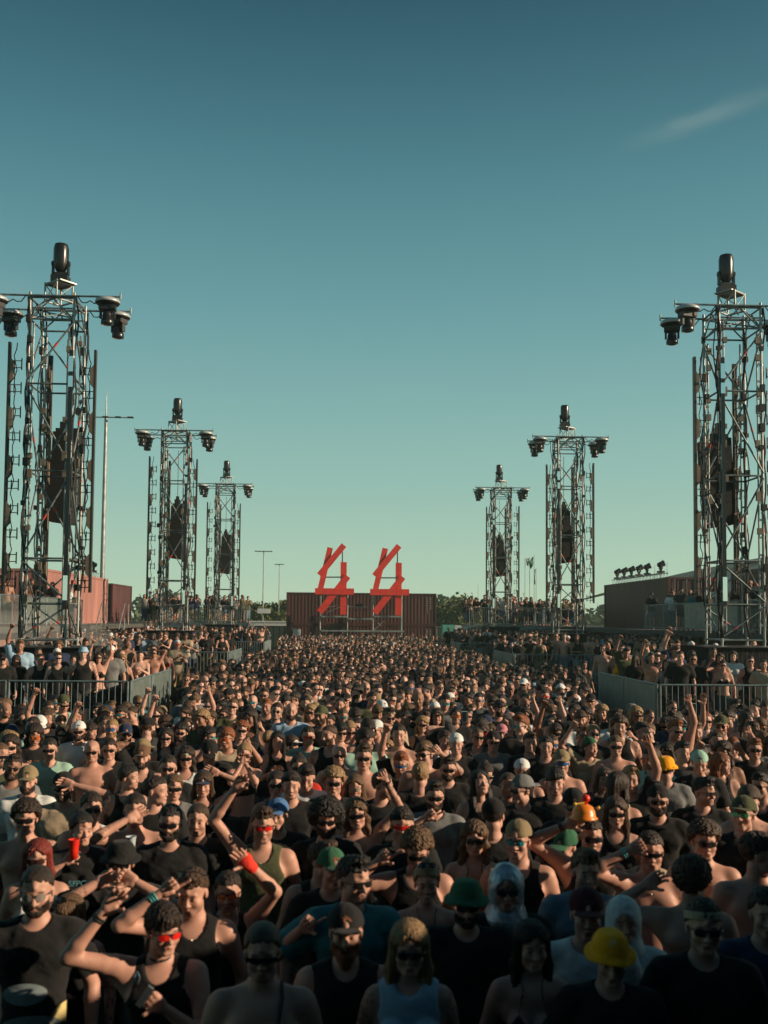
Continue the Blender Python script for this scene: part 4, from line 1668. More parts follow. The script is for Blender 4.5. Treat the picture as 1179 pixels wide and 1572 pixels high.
TW = [(66, 993, 455, 22.8, -1, 'nearest', 'left'), (261.5, 968, 662, 40.0, -1, 'middle', 'left'), (341.6, 958.5, 745, 57.0, -1, 'farthest', 'left'),
      (1141, 993, 470, 22.8, 1, 'nearest', 'right'), (876, 973, 672, 40.0, 1, 'middle', 'right'), (771, 962, 750, 57.0, 1, 'farthest', 'right')]
for q in TW:
    tower(*q)

# ---------------------------------------------------------------- platforms with barriers
LANE = 5.1
PLAT = []    # (x0, x1, y0, y1, z)


def platform(x0, x1, y0, y1, z, where):
    m = MB()
    m.box(((x0 + x1) / 2, (y0 + y1) / 2, z - 0.06), (x1 - x0, y1 - y0, 0.12))
    m.box(((x0 + x1) / 2, (y0 + y1) / 2, (z - 0.12) / 2), (x1 - x0 - 0.1, y1 - y0 - 0.1, z - 0.12), mi=1)
    tag(m.build('viewing_platform', [M_DECK, M_DRAPE]), 'low black viewing platform with barriers on the %s' % where, 'platform', 'viewing platforms')
    PLAT.append((x0, x1, y0, y1, z))


PZ = 0.75
for side, sn in ((-1, 'left'), (1, 'right')):
    for i, (y0, y1) in enumerate(((19.4, 26.6), (36.0, 43.6), (52.5, 60.5))):
        w = ('nearest', 'middle', 'farthest')[i]
        xi, xo = side * LANE, side * (12.6 + 1.2 * i)
        platform(min(xi, xo), max(xi, xo), y0, y1, PZ, '%s, %s of three' % (sn, w))
        gg = 'steel barriers around the viewing platforms'
        nf = 3
        rail_run((side * (LANE + 0.06), y0 + 0.05), (side * (LANE + 7.0), y0 + 0.05), PZ, nf, 'grey steel bar barrier, front of %s %s platform' % (w, sn), group=gg)
        rail_run((side * (LANE + 0.05), y0 + 0.1), (side * (LANE + 0.05), y0 + 4.6), PZ, 2, 'sheeted barrier, lane edge of %s %s platform' % (w, sn), group=gg, sheet=True)

# ---------------------------------------------------------------- container terraces with people on top
gc = 'red shipping containers'
nms = ['nearest', 'second', 'third', 'farthest']
for side, sn in ((-1, 'left'), (1, 'right')):
    for k in range(4):
        container(side * 14.4, 33.2 + 12.3 * k, 0.0, along='y', material=M_CONT_LIT if side < 0 else M_CONT_SHADE,
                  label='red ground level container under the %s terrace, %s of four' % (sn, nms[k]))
    # terrace deck
    m = MB(); m.box((side * 15.3, 51.6, 2.66), (5.6, 49.4, 0.10)); m.box((side * 12.47, 51.6, 2.60), (0.06, 49.4, 0.20))
    tag(m.build('terrace_deck', M_DECK), 'raised terrace deck on containers on the %s side' % sn, 'deck', 'terrace decks')
    for (ya, yb, n, nm) in ((28.5, 44.5, 6, 'near'), (62.5, 74.5, 4, 'far')):
        rail_run((side * 12.55, ya), (side * 12.55, yb), 2.71, n, 'railing on the %s terrace, %s stretch' % (sn, nm), group='terrace railings', name='terrace_railing',
                 cat='railing', feet=False, sheets=((3, 4) if side < 0 else (2, 3)) if ya < 30 else ())
    # upper containers
c1 = at(118, 900, 47.0)
container(-16.1, 53.1, 2.71, along='y', material=M_CONT_LIT, label='sunlit-toned red container stacked upon the left terrace')
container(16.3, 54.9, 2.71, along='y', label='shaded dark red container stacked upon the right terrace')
container(-17.6, 70.0, 2.71, L=6.06, along='y', label='short dark red container at the far end of left terrace')
# more containers outside, nearer the camera, at the frame edges
container(-16.6, 36.0, 2.71, L=12.19, along='y', material=M_CONT_LIT, label='sunlit-toned red container behind the nearest left tower')
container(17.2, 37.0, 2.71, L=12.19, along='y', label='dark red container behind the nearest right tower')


def top_lights(x, ys, z, where):
    t = MB()
    y0, y1 = min(ys) - 0.7, max(ys) + 0.7
    for dx, dz in ((-0.15, 0), (0.15, 0), (-0.15, 0.29), (0.15, 0.29)):
        t.tube((x + dx, y0, z + 0.03 + dz), (x + dx, y1, z + 0.03 + dz), 0.024, 6)
    n = int((y1 - y0) / 0.3)
    for i in range(n):
        a, b = y0 + (y1 - y0) * i / n, y0 + (y1 - y0) * (i + 1) / n
        for dx in (-0.15, 0.15):
            t.tube((x + dx, a, z + (0.03 if i % 2 else 0.32)), (x + dx, b, z + (0.32 if i % 2 else 0.03)), 0.01, 4)
    tag(t.build('box_truss', M_GALV), 'low box truss lying along the %s container roof' % where, 'truss', 'roof trusses')
    for i, y in enumerate(ys):
        o = empty('moving_head_light', (x, y, z + 0.35), NR.uniform(-0.4, 0.4))
        nn = ['first', 'second', 'third', 'fourth', 'fifth', 'sixth'][i]
        tag(o, 'small black spotlight on the %s container roof, %s from far end' % (where, nn), 'stage light', 'spotlights on the container roofs')
        b = MB(); b.box((0, 0, 0.06), (0.34, 0.30, 0.10)); b.box((0, 0, 0.17), (0.12, 0.12, 0.12)); b.build('base', M_BLACK, o)
        b = MB()
        for s in (-1, 1):
            b.box((0, s * 0.16, 0.36), (0.10, 0.04, 0.28))
        b.box((0, 0, 0.245), (0.12, 0.34, 0.04)); b.build('yoke', M_BLACK, o)
        Mh = Matrix.Rotation(R(68), 3, 'Y') if x > 0 else Matrix.Rotation(R(-68), 3, 'Y')
        b = MB(); b.lathe([(0.05, -0.2), (0.13, -0.15), (0.145, 0.05), (0.17, 0.18), (0.16, 0.2)], c=(0, 0, 0.46), n=12, M=Mh.to_3x3()); b.build('lamp_head', M_BLACKG, o)


top_lights(15.8, [60.6, 59.1, 57.6, 56.1, 54.6, 52.2], 5.31, 'right')
top_lights(-15.6, [58.6, 56.6, 54.6], 5.31, 'left')

# cross decks between the middle and farthest towers
for side, sn in ((-1, 'left'), (1, 'right')):
    xa, xb = (side * 6.8, side * 12.4)
    d = empty('scaffold_deck', (0, 62.0, 0))
    tag(d, 'scaffold viewing deck behind the farthest tower on the %s' % sn, 'deck', 'scaffold decks')
    m = MB(); m.box(((xa + xb) / 2, 2.0, 2.70), (abs(xb - xa), 4.2, 0.10)); m.box(((xa + xb) / 2, -0.13, 2.62), (abs(xb - xa), 0.05, 0.32)); m.build('deck_boards', M_FENCE, d)
    for i in range(5):
        x = xa + (xb - xa) * (0.02 + 0.96 * i / 4)
        for y in (0.1, 3.9):
            p = MB(); p.tube((x, y, 0.0), (x, y, 2.65), 0.04, 6); p.build('leg', M_GALV, d)
    m = MB()
    for i in range(4):
        x0, x1 = xa + (xb - xa) * (0.02 + 0.96 * i / 4), xa + (xb - xa) * (0.02 + 0.96 * (i + 1) / 4)
        m.tube((x0, 0.04, 0.1), (x1, 0.04, 2.6), 0.03, 5)
    m.build('brace', M_GALV, d)
    rail_run((xa, 61.95), (xb, 61.95), 2.75, 3, 'railing along the %s scaffold deck' % sn, group='deck railings', name='deck_railing', cat='railing', feet=False)
    # stair beside it
m = MB()
for i in range(12):
    m.box((-12.0 - 0.02 * i, 45.6 + 0.28 * i, 0.22 * (i + 1)), (1.1, 0.30, 0.04))
for s in (-0.55, 0.55):
    m.tube((-12.0 + s, 45.4, 0.1), (-12.2 + s, 48.9, 2.75), 0.05, 6); m.tube((-12.0 + s, 45.4, 1.1), (-12.2 + s, 48.9, 3.75), 0.03, 6)
    for i in range(5):
        m.tube((-12.0 + s, 45.4 + 0.85 * i, 0.1 + 0.65 * i), (-12.0 + s, 45.4 + 0.85 * i, 1.1 + 0.65 * i), 0.025, 5)
tag(m.build('stairs', M_GALV), 'steel stairs up to the left terrace beside the sunlit container', 'stairs')
# white tarpaulin under the left deck
V, F = [], []
for i in range(13):
    for j in range(5):
        u, v_ = i / 12, j / 4
        V.append((-11.6 + 4.2 * u, 60.6 + 1.3 * v_, 2.15 + 0.35 * math.sin(math.pi * u) * (1 - 0.4 * v_) - 0.10 * math.cos(u * 20)))
for i in range(12):
    for j in range(4):
        F.append((i * 5 + j, (i + 1) * 5 + j, (i + 1) * 5 + j + 1, i * 5 + j + 1))
m = MB(); m.add(V, F, 0, True); m.add([(v[0], v[1], v[2] - 0.3) for v in V], [f[::-1] for f in F], 0, True)
tag(m.build('tarpaulin', M_CLOTHW), 'white tarpaulin heaped on crates below the left scaffold deck', 'tarpaulin')

# ---------------------------------------------------------------- the container wall and the sign at the far end
fc = at(555, 950, 81.0)
container(fc.x, 81.0 + 1.22, 0.0, along='x', label='lower long red container at the far end below the sign', marks=True)
container(fc.x, 81.0 + 1.22, 2.60, along='x', label='upper long red container at the far end behind the sign', marks=True)
m = MB(); m.box((at(456, 967, 80.9).x, 80.93, 1.95), (0.62, 0.03, 0.52)); tag(m.build('notice_board', M_WHITE), 'small pale notice on the lower far container', 'notice')

YS = 78.6


def zz(x, y):     # zoomed picture coordinates of the sign area -> world at the sign plane
    return at(400 + x / 3.6844, 820 + y / 3.6844, YS)


def board(a, b, w, y, o):
    p, q = zz(*a), zz(*b)
    d = Vector((q.x - p.x, 0, q.z - p.z))
    L = d.length
    d.normalize()
    n = Vector((-d.z, 0, d.x))
    w = 0.97 * w / 3.6844 / FPX * (YS) / 2
    m = MB()
    V = []
    for yy_ in (y, y + 0.05):
        for s, t in ((0, -1), (1, -1), (1, 1), (0, 1)):
            c = Vector((p.x, 0, p.z)) + d * (L * s) + n * (w * t)
            V.append((c.x, yy_, c.z))
    F = [(0, 1, 2, 3), (7, 6, 5, 4), (0, 4, 5, 1), (1, 5, 6, 2), (2, 6, 7, 3), (3, 7, 4, 0)]
    m.add(V, F)
    ob = m.build('board', M_RED, o)


for gi, (dx, dy, nm) in enumerate(((0, 0, 'left'), (311.5, 4, 'right'))):
    s = empty('number_sign', (0, 0, 0))
    tag(s, 'big red plank number four, the %s one of the pair' % nm, 'sign', 'big red plank numerals')
    B = [((394, 76), (339, 308), 33, 0.0), ((472, 62), (333, 232), 35, -0.06), ((470, 158), (468, 455), 36, 0.0),
         ((493, 238), (334, 442), 38, -0.06), ((308, 323), (529, 325), 36, -0.12)]
    for a, b, w, y in B:
        board((a[0] + dx, a[1] + dy), (b[0] + dx, b[1] + dy), w, YS + y, s)
    p = MB()
    for a, b in (((463, 95), (463, 200)), ((360, 243), (470, 243))):
        p.tube(Vector(zz(a[0] + dx, a[1] + dy)) + Vector((0, 0.08, 0)), Vector(zz(b[0] + dx, b[1] + dy)) + Vector((0, 0.08, 0)), 0.055, 6)
    p.build('support_pipe', M_BLACK, s)
# scaffold behind the sign
sc = empty('sign_scaffold', (0, 0, 0))
tag(sc, 'grey scaffold with decks carrying the red numerals', 'scaffold')
for x in (338, 493, 638, 800):
    a, b = zz(x, 345), zz(x, 600)
    for yy_ in (0.35, 1.5):
        p = MB(); p.tube((a.x, YS + yy_, a.z), (a.x, YS + yy_, 0), 0.05, 7); p.build('post', M_GALV, sc)
for (x0, x1, y) in ((338, 493, 467), (638, 800, 467), (338, 815, 548), (493, 640, 480)):
    a, b = zz(x0, y), zz(x1, y)
    p = MB(); p.box(((a.x + b.x) / 2, YS + 0.9, a.z), (b.x - a.x - 0.1, 1.35, 0.09), mi=0); p.tube((a.x, YS + 0.28, a.z + 0.04), (b.x, YS + 0.28, a.z + 0.04), 0.05, 6, mi=0)
    p.build('deck', M_GALV, sc)
for (x0, y0, x1, y1) in ((338, 420, 493, 395), (638, 470, 680, 520), (493, 410, 640, 412), (380, 440, 480, 400), (640, 545, 700, 490), (338, 600, 493, 560), (638, 560, 800, 600)):
    a, b = zz(x0, y0), zz(x1, y1)
    p = MB(); p.tube((a.x, YS + 0.42, a.z), (b.x, YS + 0.42, b.z), 0.035, 6); p.build('brace', M_GALV, sc)
a, b = zz(340, 552), zz(812, 600)
m = MB(); m.box(((a.x + b.x) / 2, YS + 0.9, a.z / 2 - 0.1), (b.x - a.x - 0.3, 1.2, a.z - 0.35)); m.build('black_skirt', mat('green black scrim', (0.03, 0.045, 0.038), 0.9, bump=.3, bscale=4), sc)
a = zz(562, 404)
m = MB(); m.lathe([(0.1, 0), (0.28, 0.05), (0.28, 0.2), (0.1, 0.3)], c=(a.x, YS + 0.6, a.z - 0.1), n=10); m.box((a.x, YS + 0.6, a.z - 0.35), (0.9, 0.3, 0.1))
tag(m.build('spotlight', M_BLACK), 'black spotlight on the scaffold between the two numerals', 'stage light')

# ---------------------------------------------------------------- far things: trees, masts, fence, roof, flags
def tree(x, y, h, r, label, mt, seed):
    rs = np.random.RandomState(seed)
    t = empty('tree', (x, y, 0))
    tag(t, label, 'tree', 'trees beyond the festival ground')
    m = MB(); m.tube((0, 0, 0), (0, 0, h * 0.55), 0.22, 7, r2=0.12)
    for k in range(5):
        a = rs.rand() * 6.28
        m.tube((0, 0, h * (0.3 + 0.05 * k)), (math.cos(a) * r * 0.6, math.sin(a) * r * 0.6, h * (0.55 + 0.06 * k)), 0.09, 5, r2=0.03)
    m.build('trunk', M_BARK, t)
    # crown: leaf clumps spread through several uneven lobes
    lob = []
    for k in range(11):
        a, q = rs.rand() * 6.28, rs.rand() ** 0.5
        lob.append((math.cos(a) * q * r * 0.72, math.sin(a) * q * r * 0.72, h * (0.32 + 0.55 * rs.rand()), r * (0.30 + 0.25 * rs.rand())))
    N = 2600
    pick = rs.randint(0, len(lob), N)
    L = np.array(lob)[pick]
    v = rs.normal(size=(N, 3)); v /= np.linalg.norm(v, axis=1)[:, None]
    c = L[:, :3] + v * (L[:, 3] * rs.uniform(0.55, 1.06, N))[:, None] * np.array((1, 1, 0.85))
    s_ = rs.uniform(0.10, 0.26, N) * (r / 3.2)
    u = rs.normal(size=(N, 3)); u /= np.linalg.norm(u, axis=1)[:, None]
    w = np.cross(u, rs.normal(size=(N, 3))); w /= np.linalg.norm(w, axis=1)[:, None]
    V = np.stack([c + u * s_[:, None], c + w * s_[:, None], c - u * s_[:, None], c - w * s_[:, None]], 1).reshape(-1, 3)
    Q = np.arange(4 * N).reshape(-1, 4)
    link('crown', mesh_np('crown', V, Q, mt, False), t)
    return t


def X_at(px, Y):
    return at(px, 950, Y).x


trees = []
rs = np.random.RandomState(9)
k = 0
W2 = ['first', 'second', 'third', 'fourth', 'fifth', 'sixth', 'seventh', 'eighth', 'ninth', 'tenth', 'eleventh', 'twelfth', 'thirteenth', 'fourteenth', 'fifteenth', 'sixteenth']
LT = [(362, 935, 128), (374, 932, 120), (388, 933, 130), (402, 931, 118), (416, 924, 104), (430, 928, 112), (443, 930, 126), (456, 932, 130)]
RT = [(666, 928, 118), (679, 921, 106), (692, 924, 112), (705, 927, 122), (717, 920, 103), (729, 922, 108), (742, 926, 120), (754, 932, 130), (768, 934, 136), (790, 936, 140)]
for n_, L_ in (('left', LT), ('right', RT)):
    for i, (px, py, Y) in enumerate(L_):
        p = at(px, py, Y)
        tree(p.x, Y, max(3.2, p.z * 1.02), 2.2 + 0.75 * ((i * 7) % 4) / 2, 'bushy green tree beyond the fence, %s from left in the %s row' % (W2[i], n_), M_LEAF if (i % 3) else M_LEAF2, 30 + i + (50 if n_ == 'right' else 0))
# distant wood closing the horizon
N = 9000
rs = np.random.RandomState(3)
cx = rs.uniform(-130, 130, N); cy = rs.uniform(210, 235, N)
cz = rs.rand(N) ** 0.8 * (6.0 + 1.6 * np.sin(cx * 0.11) + 1.1 * np.sin(cx * 0.31 + 1))
c = np.stack([cx, cy, cz], 1)
u = rs.normal(size=(N, 3)); u /= np.linalg.norm(u, axis=1)[:, None]
w = np.cross(u, rs.normal(size=(N, 3))); w /= np.linalg.norm(w, axis=1)[:, None]
s_ = rs.uniform(0.4, 1.0, N)[:, None]
V = np.stack([c + u * s_, c + w * s_, c - u * s_, c - w * s_], 1).reshape(-1, 3)
tag(link('distant_wood', mesh_np('distant_wood', V, np.arange(4 * N).reshape(-1, 4), M_LEAF2, False)), 'dark green wood along the horizon', 'wood', kind='stuff')


def light_pole(px, pyt, pyarm, Y, armw, label, r=0.16, spire=None):
    a = at(px, pyarm, Y)
    o = empty('floodlight_pole', (a.x, Y, 0))
    tag(o, label, 'light pole', 'floodlight poles')
    m = MB(); m.tube((0, 0, 0), (0, 0, a.z), r, 10, r2=r * 0.6)
    if spire:
        m.tube((0, 0, a.z), (0, 0, at(px, spire, Y).z), r * 0.3, 6, r2=0.02)
    m.build('pole', M_GALV, o)
    m = MB(); m.tube((-armw, 0, a.z - 0.03), (armw, 0, a.z - 0.03), 0.05, 6); m.build('arm', M_GALV, o)
    for i in range(5):
        x = armw * (-1 + 0.5 * i)
        q = MB(); q.box((x, -0.1, a.z - 0.03), (armw * 0.22, 0.4, 0.07)); q.build('lamp', M_BLACK, o)
    return o


lp = light_pole(163, 640, 640, 75, 1.85, 'tall grey floodlight pole with a thin spire beside the nearest left tower', 0.20, spire=598)
light_pole(405, 846, 846, 96, 0.75, 'thin floodlight pole left of the far containers, the taller one', 0.07)
light_pole(429, 866, 866, 110, 0.45, 'thin floodlight pole left of the far containers, the shorter one', 0.06)
a = at(405, 938, 96)
m = MB(); m.box((a.x, 96, a.z), (1.2, 0.3, 0.45)); tag(m.build('signboard', M_WHITE), 'small pale board on the taller far light pole', 'sign')
# flags
for i, (px, pt) in enumerate(((806, 857), (813, 855), (820, 852), (823, 872))):
    p = at(px, pt, 78)
    o = empty('flagpole', (p.x, 78, 0))
    tag(o, 'flagpole between the right towers, %s of four from left' % W2[i], 'flagpole', 'flagpoles between the right towers')
    m = MB(); m.tube((0, 0, 0), (0, 0, p.z), 0.035, 6, r2=0.02); m.build('pole', M_GALV, o)
    if i in (1, 2, 3):
        V, F = [], []
        Hh = (0.6, 0.6, 1.2)[i - 1]; Wd = (0.28, 0.42, 0.16)[i - 1]
        for a_ in range(7):
            for b_ in range(7):
                u_, v_ = a_ / 6, b_ / 6
                V.append((-0.05 - Wd * u_ * (1 - 0.5 * v_), 0.1 * math.sin(u_ * 5 + v_ * 3), p.z - 0.1 - Hh * v_ - 0.45 * u_ * (i == 2)))
        for a_ in range(6):
            for b_ in range(6):
                F.append((a_ * 7 + b_, a_ * 7 + b_ + 1, (a_ + 1) * 7 + b_ + 1, (a_ + 1) * 7 + b_))
        m = MB(); m.add(V, F, 0, True); m.build('flag', M_FLAG if i != 2 else M_GREEN, o)
for i, (px, pt) in enumerate(((734, 896), (1005, 868), (1014, 866), (1024, 863))):
    p = at(px, pt, 95 if i == 0 else 62)
    m = MB(); m.tube((p.x, p.y, 0), (p.x, p.y, p.z), 0.035 if i else 0.06, 6, r2=0.015)
    tag(m.build('pole', M_GALV), ('thin bare pole right of the far containers' if i == 0 else 'thin aerial behind the right container roof, %s of three' % W2[i - 1]), 'pole')
# curved hall roof beyond the right terrace
V, F = [], []
prof = [(985, 893), (1020, 886), (1060, 877), (1100, 869), (1140, 861), (1185, 853), (1260, 846), (1400, 842)]
YR = 120
P = [at(a, b, YR) for a, b in prof]
o = empty('hall', (P[3].x, YR, 0)); o0 = P[3].x
tag(o, 'large hall with a curved blue grey roof beyond the right terrace', 'building')
m = MB(); V = []
for p in P:
    V += [(p.x - o0, 0, p.z), (p.x - o0, 40, p.z - 2), (p.x - o0, 0, p.z - 0.6)]
F = []
for i in range(len(P) - 1):
    F += [(3 * i, 3 * i + 3, 3 * i + 4, 3 * i + 1), (3 * i, 3 * i + 2, 3 * i + 5, 3 * i + 3)]
m.add(V, F); m.build('roof', M_ROOF, o)
m = MB(); V = []
for p in P:
    V += [(p.x - o0, 0.3, p.z - 0.5), (p.x - o0, 0.3, 0)]
m.add(V, [(2 * i, 2 * i + 1, 2 * i + 3, 2 * i + 2) for i in range(len(P) - 1)]); m.build('wall', M_ROOF, o)
# fences at the back of the site
for i, (p0, p1, y) in enumerate(((300, 352, 86), (352, 404, 86), (404, 440, 86), (671, 712, 86), (712, 752, 86), (752, 800, 86))):
    a, b = X_at(p0, y), X_at(p1, y)
    o = rail_panel((a, y), (b, y), 0.0, h=2.4, sheet=True, gap=0.4, feet=False, name='site_fence', cat='fence', group='dark fence panels at the back',
                   label='dark sheeted fence panel at the back, %s from left' % W2[i], mt=M_BLACK)
for o in list(COL.objects):
    if o.name.startswith('sheet') and o.parent and o.parent.name.startswith('site_fence'):
        o.data.materials.clear(); o.data.materials.append(mat('dark green scrim', (0.035, 0.06, 0.05), 0.9, noise=.2))
a = at(693, 972, 74)
o = empty('cabinet', (a.x, 74, 0)); tag(o, 'mint and white cabinet right of the far containers', 'cabinet')
m = MB(); m.box((-0.25, 0, 1.35), (0.9, 1.0, 2.7)); m.build('mint_part', M_TEALB, o)
m = MB(); m.box((0.68, 0, 1.35), (0.94, 1.0, 2.65)); m.build('white_part', M_WHITE, o)
a = at(430, 952, 90); m = MB(); m.box((a.x - 1.1, 90, 1.35), (3.6, 2.2, 2.7)); m.box((a.x - 1.1, 90, 2.76), (3.7, 2.3, 0.12)); tag(m.build('site_cabin', M_WHITE), 'low pale cabin left of the far containers', 'cabin')
a = at(705, 960, 88); m = MB(); m.box((a.x + 1, 92, 1.2), (6, 2.0, 2.2)); m.box((a.x + 1, 92, 2.36), (6.1, 2.1, 0.1)); tag(m.build('site_cabin', M_GALV), 'long low grey cabin right of the far containers', 'cabin')


# ================================================================ THE CROWD
def spec(**k):
    d = dict(sex='m', fat=0.0, arms=('down', 'down'), hair='short', hcol=HAIRS['dark brown'], hat=None, hatcol=CLOTH['black'], gl=None,
             glcol=GLASS['dark'], beard=None, bcol=None, top='tee', tcol=CLOTH['black'], skin=SKINS[0], yaw=0, pitch=0, tilt=0, var=0, stub=0.0,
             bottoms='shorts', lcol=CLOTH['dark grey'])
    d.update(k)
    if d['bcol'] is None:
        d['bcol'] = d['hcol']
    return d


HEROES = []      # (px, py, ground z, spec, label)


def C_(n):
    return CLOTH[n]


def H(px, py, label, sc=1.0, gz=0.0, hands=None, group='people in the crowd', dd=0.0, **k):
    if 'hcol' in k and isinstance(k['hcol'], str):
        k['hcol'] = HAIRS[k['hcol']]
    for q in ('tcol', 'hatcol', 'lcol'):
        if q in k and isinstance(k[q], str):
            k[q] = CLOTH[k[q]]
    if isinstance(k.get('glcol'), str):
        k['glcol'] = GLASS[k['glcol']]
    if isinstance(k.get('skin'), int):
        k['skin'] = SKINS[k['skin']]
    s = spec(**k)
    HEROES.append(dict(px=px, py=py, sc=sc, gz=gz, s=s, label=label, hands=hands or {}, group=group, dd=dd))


# hands: {side(-1 picture left, 1 right): (px, py, depth offset towards camera, hint, hand pose)}
DN, OUT = (0, 0.1, -1), (0, 0.1, -1)
# ---- bottom rows
H(57, 1365, 'bearded man in round wire glasses, black shirt printed with pale ovals', hair='buzz', hcol='dark brown', beard='short', gl='round', glcol=(.25, .22, .2), top='tee', var=1, stub=.4, skin=0, pitch=.05)
H(108, 1398, 'young woman with sunglasses pushed up, looking left beside the bearded oval-shirt man', sex='f', hair='long', hcol='light brown', gl='slim', glup=True, yaw=-0.75, pitch=.12, top='tank', var=3, sc=.96, dd=.12)
H(247, 1424, 'person in red sunglasses, choker and black tank top raising a bent arm', sex='m', hair='fringe', hcol='dark brown', gl='slim', glcol='red', yaw=.45, pitch=.08, top='tank', var=2, sc=.97,
  hands={-1: (157, 1372, 0.10, (-1, -0.2, -0.5), 'relax'), 1: (243, 1540, 0.22, (1, 0.2, -1), 'hold')})
H(298, 1365, 'man in black tank top and thin necklace with sunglasses on his quiff, looking down', hair='quiff', hcol='brown', gl='slim', glup=True, yaw=-.25, pitch=.2, top='tank', stub=.6, var=4, dd=.25,
  hands={-1: (248, 1348, .2, (-1, -.2, -.6), 'point')})
H(350, 1368, 'man in orange sunglasses raising a bent arm in a red glove', hair='short', gl='slim', glcol='orange', var=5, stub=.7, dd=.3, top='tank', hands={1: (383, 1308, .25, (1, 0, -.15), 'open')})
H(185, 1322, 'person in black bucket hat adjusting sunglasses with both hands', hat='bucket', gl='slim', hair='short', var=6,
  hands={-1: (150, 1337, .2, (-1, 0, -.7), 'hold'), 1: (207, 1337, .2, (1, 0, -.7), 'hold')})
H(58, 1312, 'woman with straight red hair and glasses above the bearded oval-shirt man', sex='f', hair='long', hcol='red', gl='slim', glcol=(.05, .02, .02), top='bra', tcol='white', var=7, dd=.2)
H(403, 1458, 'bare chested man with shaved hair in wraparound sunglasses and a thin black strap', hair='buzz', hcol='brown', gl='shield', top=None, var=8, stub=.5, fat=.012, pitch=.05, hands={})
H(531, 1430, 'broad man in black cap and vest with a full ginger beard', hair='short', hcol='ginger', hat='cap', beard='long', top='vest', var=9, fat=.025, sc=1.0, pitch=-.05)
H(540, 1350, 'man in teal T-shirt and black sunglasses turning to the right', hair='quiff', hcol='black', gl='slim', yaw=.55, top='tee', tcol='teal', var=10, stub=.5, fat=.01, sc=1.02, hands={-1: (168 + 400 - 400 + 290, 1410, .1, (-1, 0, -.7), 'point')})
H(508, 1333, 'man in dark green cap behind the teal T-shirt man', hat='cap', hatcol='green', hair='short', hcol='ginger', yaw=.3, top='tee', var=11, dd=.3)
H(628, 1448, 'woman with long straight fair hair, sunglasses and pale blue cap sleeve top', sex='f', hair='long', hcol='blond', gl='slim', top='vest', tcol='light blue', var=12, sc=.98)
H(655, 1350, 'blonde woman in black halter top with black sunglasses pushed into her hair', sex='f', hair='bun', hcol='blond', gl='slim', glup=True, top='halter', var=13, dd=.2)
H(716, 1385, 'stout man in dark green bucket hat, sunglasses and black T-shirt', hat='bucket', hatcol='green', gl='slim', beard='short', hcol='black', hair='short', var=14, fat=.03, dd=.1)
H(777, 1362, 'person in a shiny silver hood and dark sunglasses', hair='hood', hcol=(.62, .68, .74), hoodmat=M_SILVER, gl='slim', var=15, skin=3, dd=.1)
H(815, 1445, 'woman with long black hair and a black strap top, right of the ginger beard', sex='f', hair='long', hcol='black', top='halter', var=16, yaw=.15, sc=.95)
H(898, 1335, 'smiling man with short fair hair in a faded denim jacket', hair='quiff', hcol='light brown', top='long', tcol='denim', var=17, stub=.4, yaw=.15, pitch=.05)
H(900, 1402, 'man in dark cap with a red panel, right of the black haired woman', hat='cap', hatcol=(.06, .01, .015), hair='short', top='tee', tcol='white', var=18)
H(957, 1412, 'person with a white towel hood over a shaded face', hair='hood', hcol=CLOTH['white'], top='tee', tcol='white', var=19, skin=1, dd=.15, sc=.98)
H(936, 1466, 'person in a bright yellow bucket hat in the shade at the front', hat='bucket', hatcol='yellow', hair='short', top='tee', tcol='black', var=20, sc=.93, pitch=.12)
H(998, 1306, 'grinning bare chested man in a black visor mask of sunglasses', hair='short', gl='shield', top=None, var=21, skin=4, hands={-1: (968, 1285, .15, (-1, 0, -.7), 'fist')})
H(1080, 1290, 'bare chested man with curly brown hair, sunglasses and necklace', hair='curly', hcol='brown', gl='slim', top=None, var=22, yaw=.1)
H(1062, 1352, 'brown haired man seen from behind below the bare chested curly man', hair='curly', hcol='brown', top=None, yaw=2.7, var=23, hands={-1: (985, 1335, -.1, (-1, 0, -.5), 'relax')})
H(1080, 1420, 'man in a pale headband in the dark front corner', hat='band', hatcol='beige', hair='short', gl='slim', top='tee', var=24, dd=-.1)
H(1162, 1310, 'big bare shouldered man at the right picture edge, head turned away', hair='short', hcol='dark brown', top=None, var=25, yaw=1.4, fat=.03, sc=1.05)
H(1175, 1400, 'man in a dark navy T-shirt at the lower right edge', hair='short', top='tee', tcol='navy', var=26)
H(905, 1283, 'man with square black sunglasses holding a toy helmet up high', hair='short', hcol='dark brown', gl='slim', top='tank', var=27, stub=.5, yaw=.15,
  hands={-1: (870, 1246, .10, (-1, 0, -.3), 'hold')})
H(868, 1296, 'young man in a green cap leaning his head behind the square sunglasses man', hat='cap', hatcol='green', hair='short', yaw=-.6, tilt=.15, pitch=.15, var=28, dd=.3, sc=.97)
H(797, 1288, 'man in khaki cap, mirrored teal sunglasses and black basketball vest', hat='backcap', hatcol='khaki', gl='slim', glcol='teal', top='tank', yaw=-.3, var=29, hair='short')
H(728, 1283, 'woman with shoulder length brown hair, black sunglasses and a bare neckline', sex='f', hair='wavy', hcol='light brown', gl='slim', top='halter', var=30)
H(403, 1266, 'man in olive T-shirt with bright red sunglasses and necklaces', hair='quiff', hcol='brown', gl='slim', glcol='red', tcol='olive', var=31, stub=.5, yaw=.1, top='tank', hands={-1: (360, 1192, .12, (-1, 0, -.1), 'relax')})
H(427, 1250, 'man in a blue cap beside the olive shirt man', hat='cap', hatcol='blue', hair='short', tcol='black', var=32, yaw=-.2, dd=.3)
H(501, 1258, 'man with a huge head of dark curls and a black beard', hair='afro', hcol='black', gl='slim', beard='full', top='tee', var=35, dd=.0)
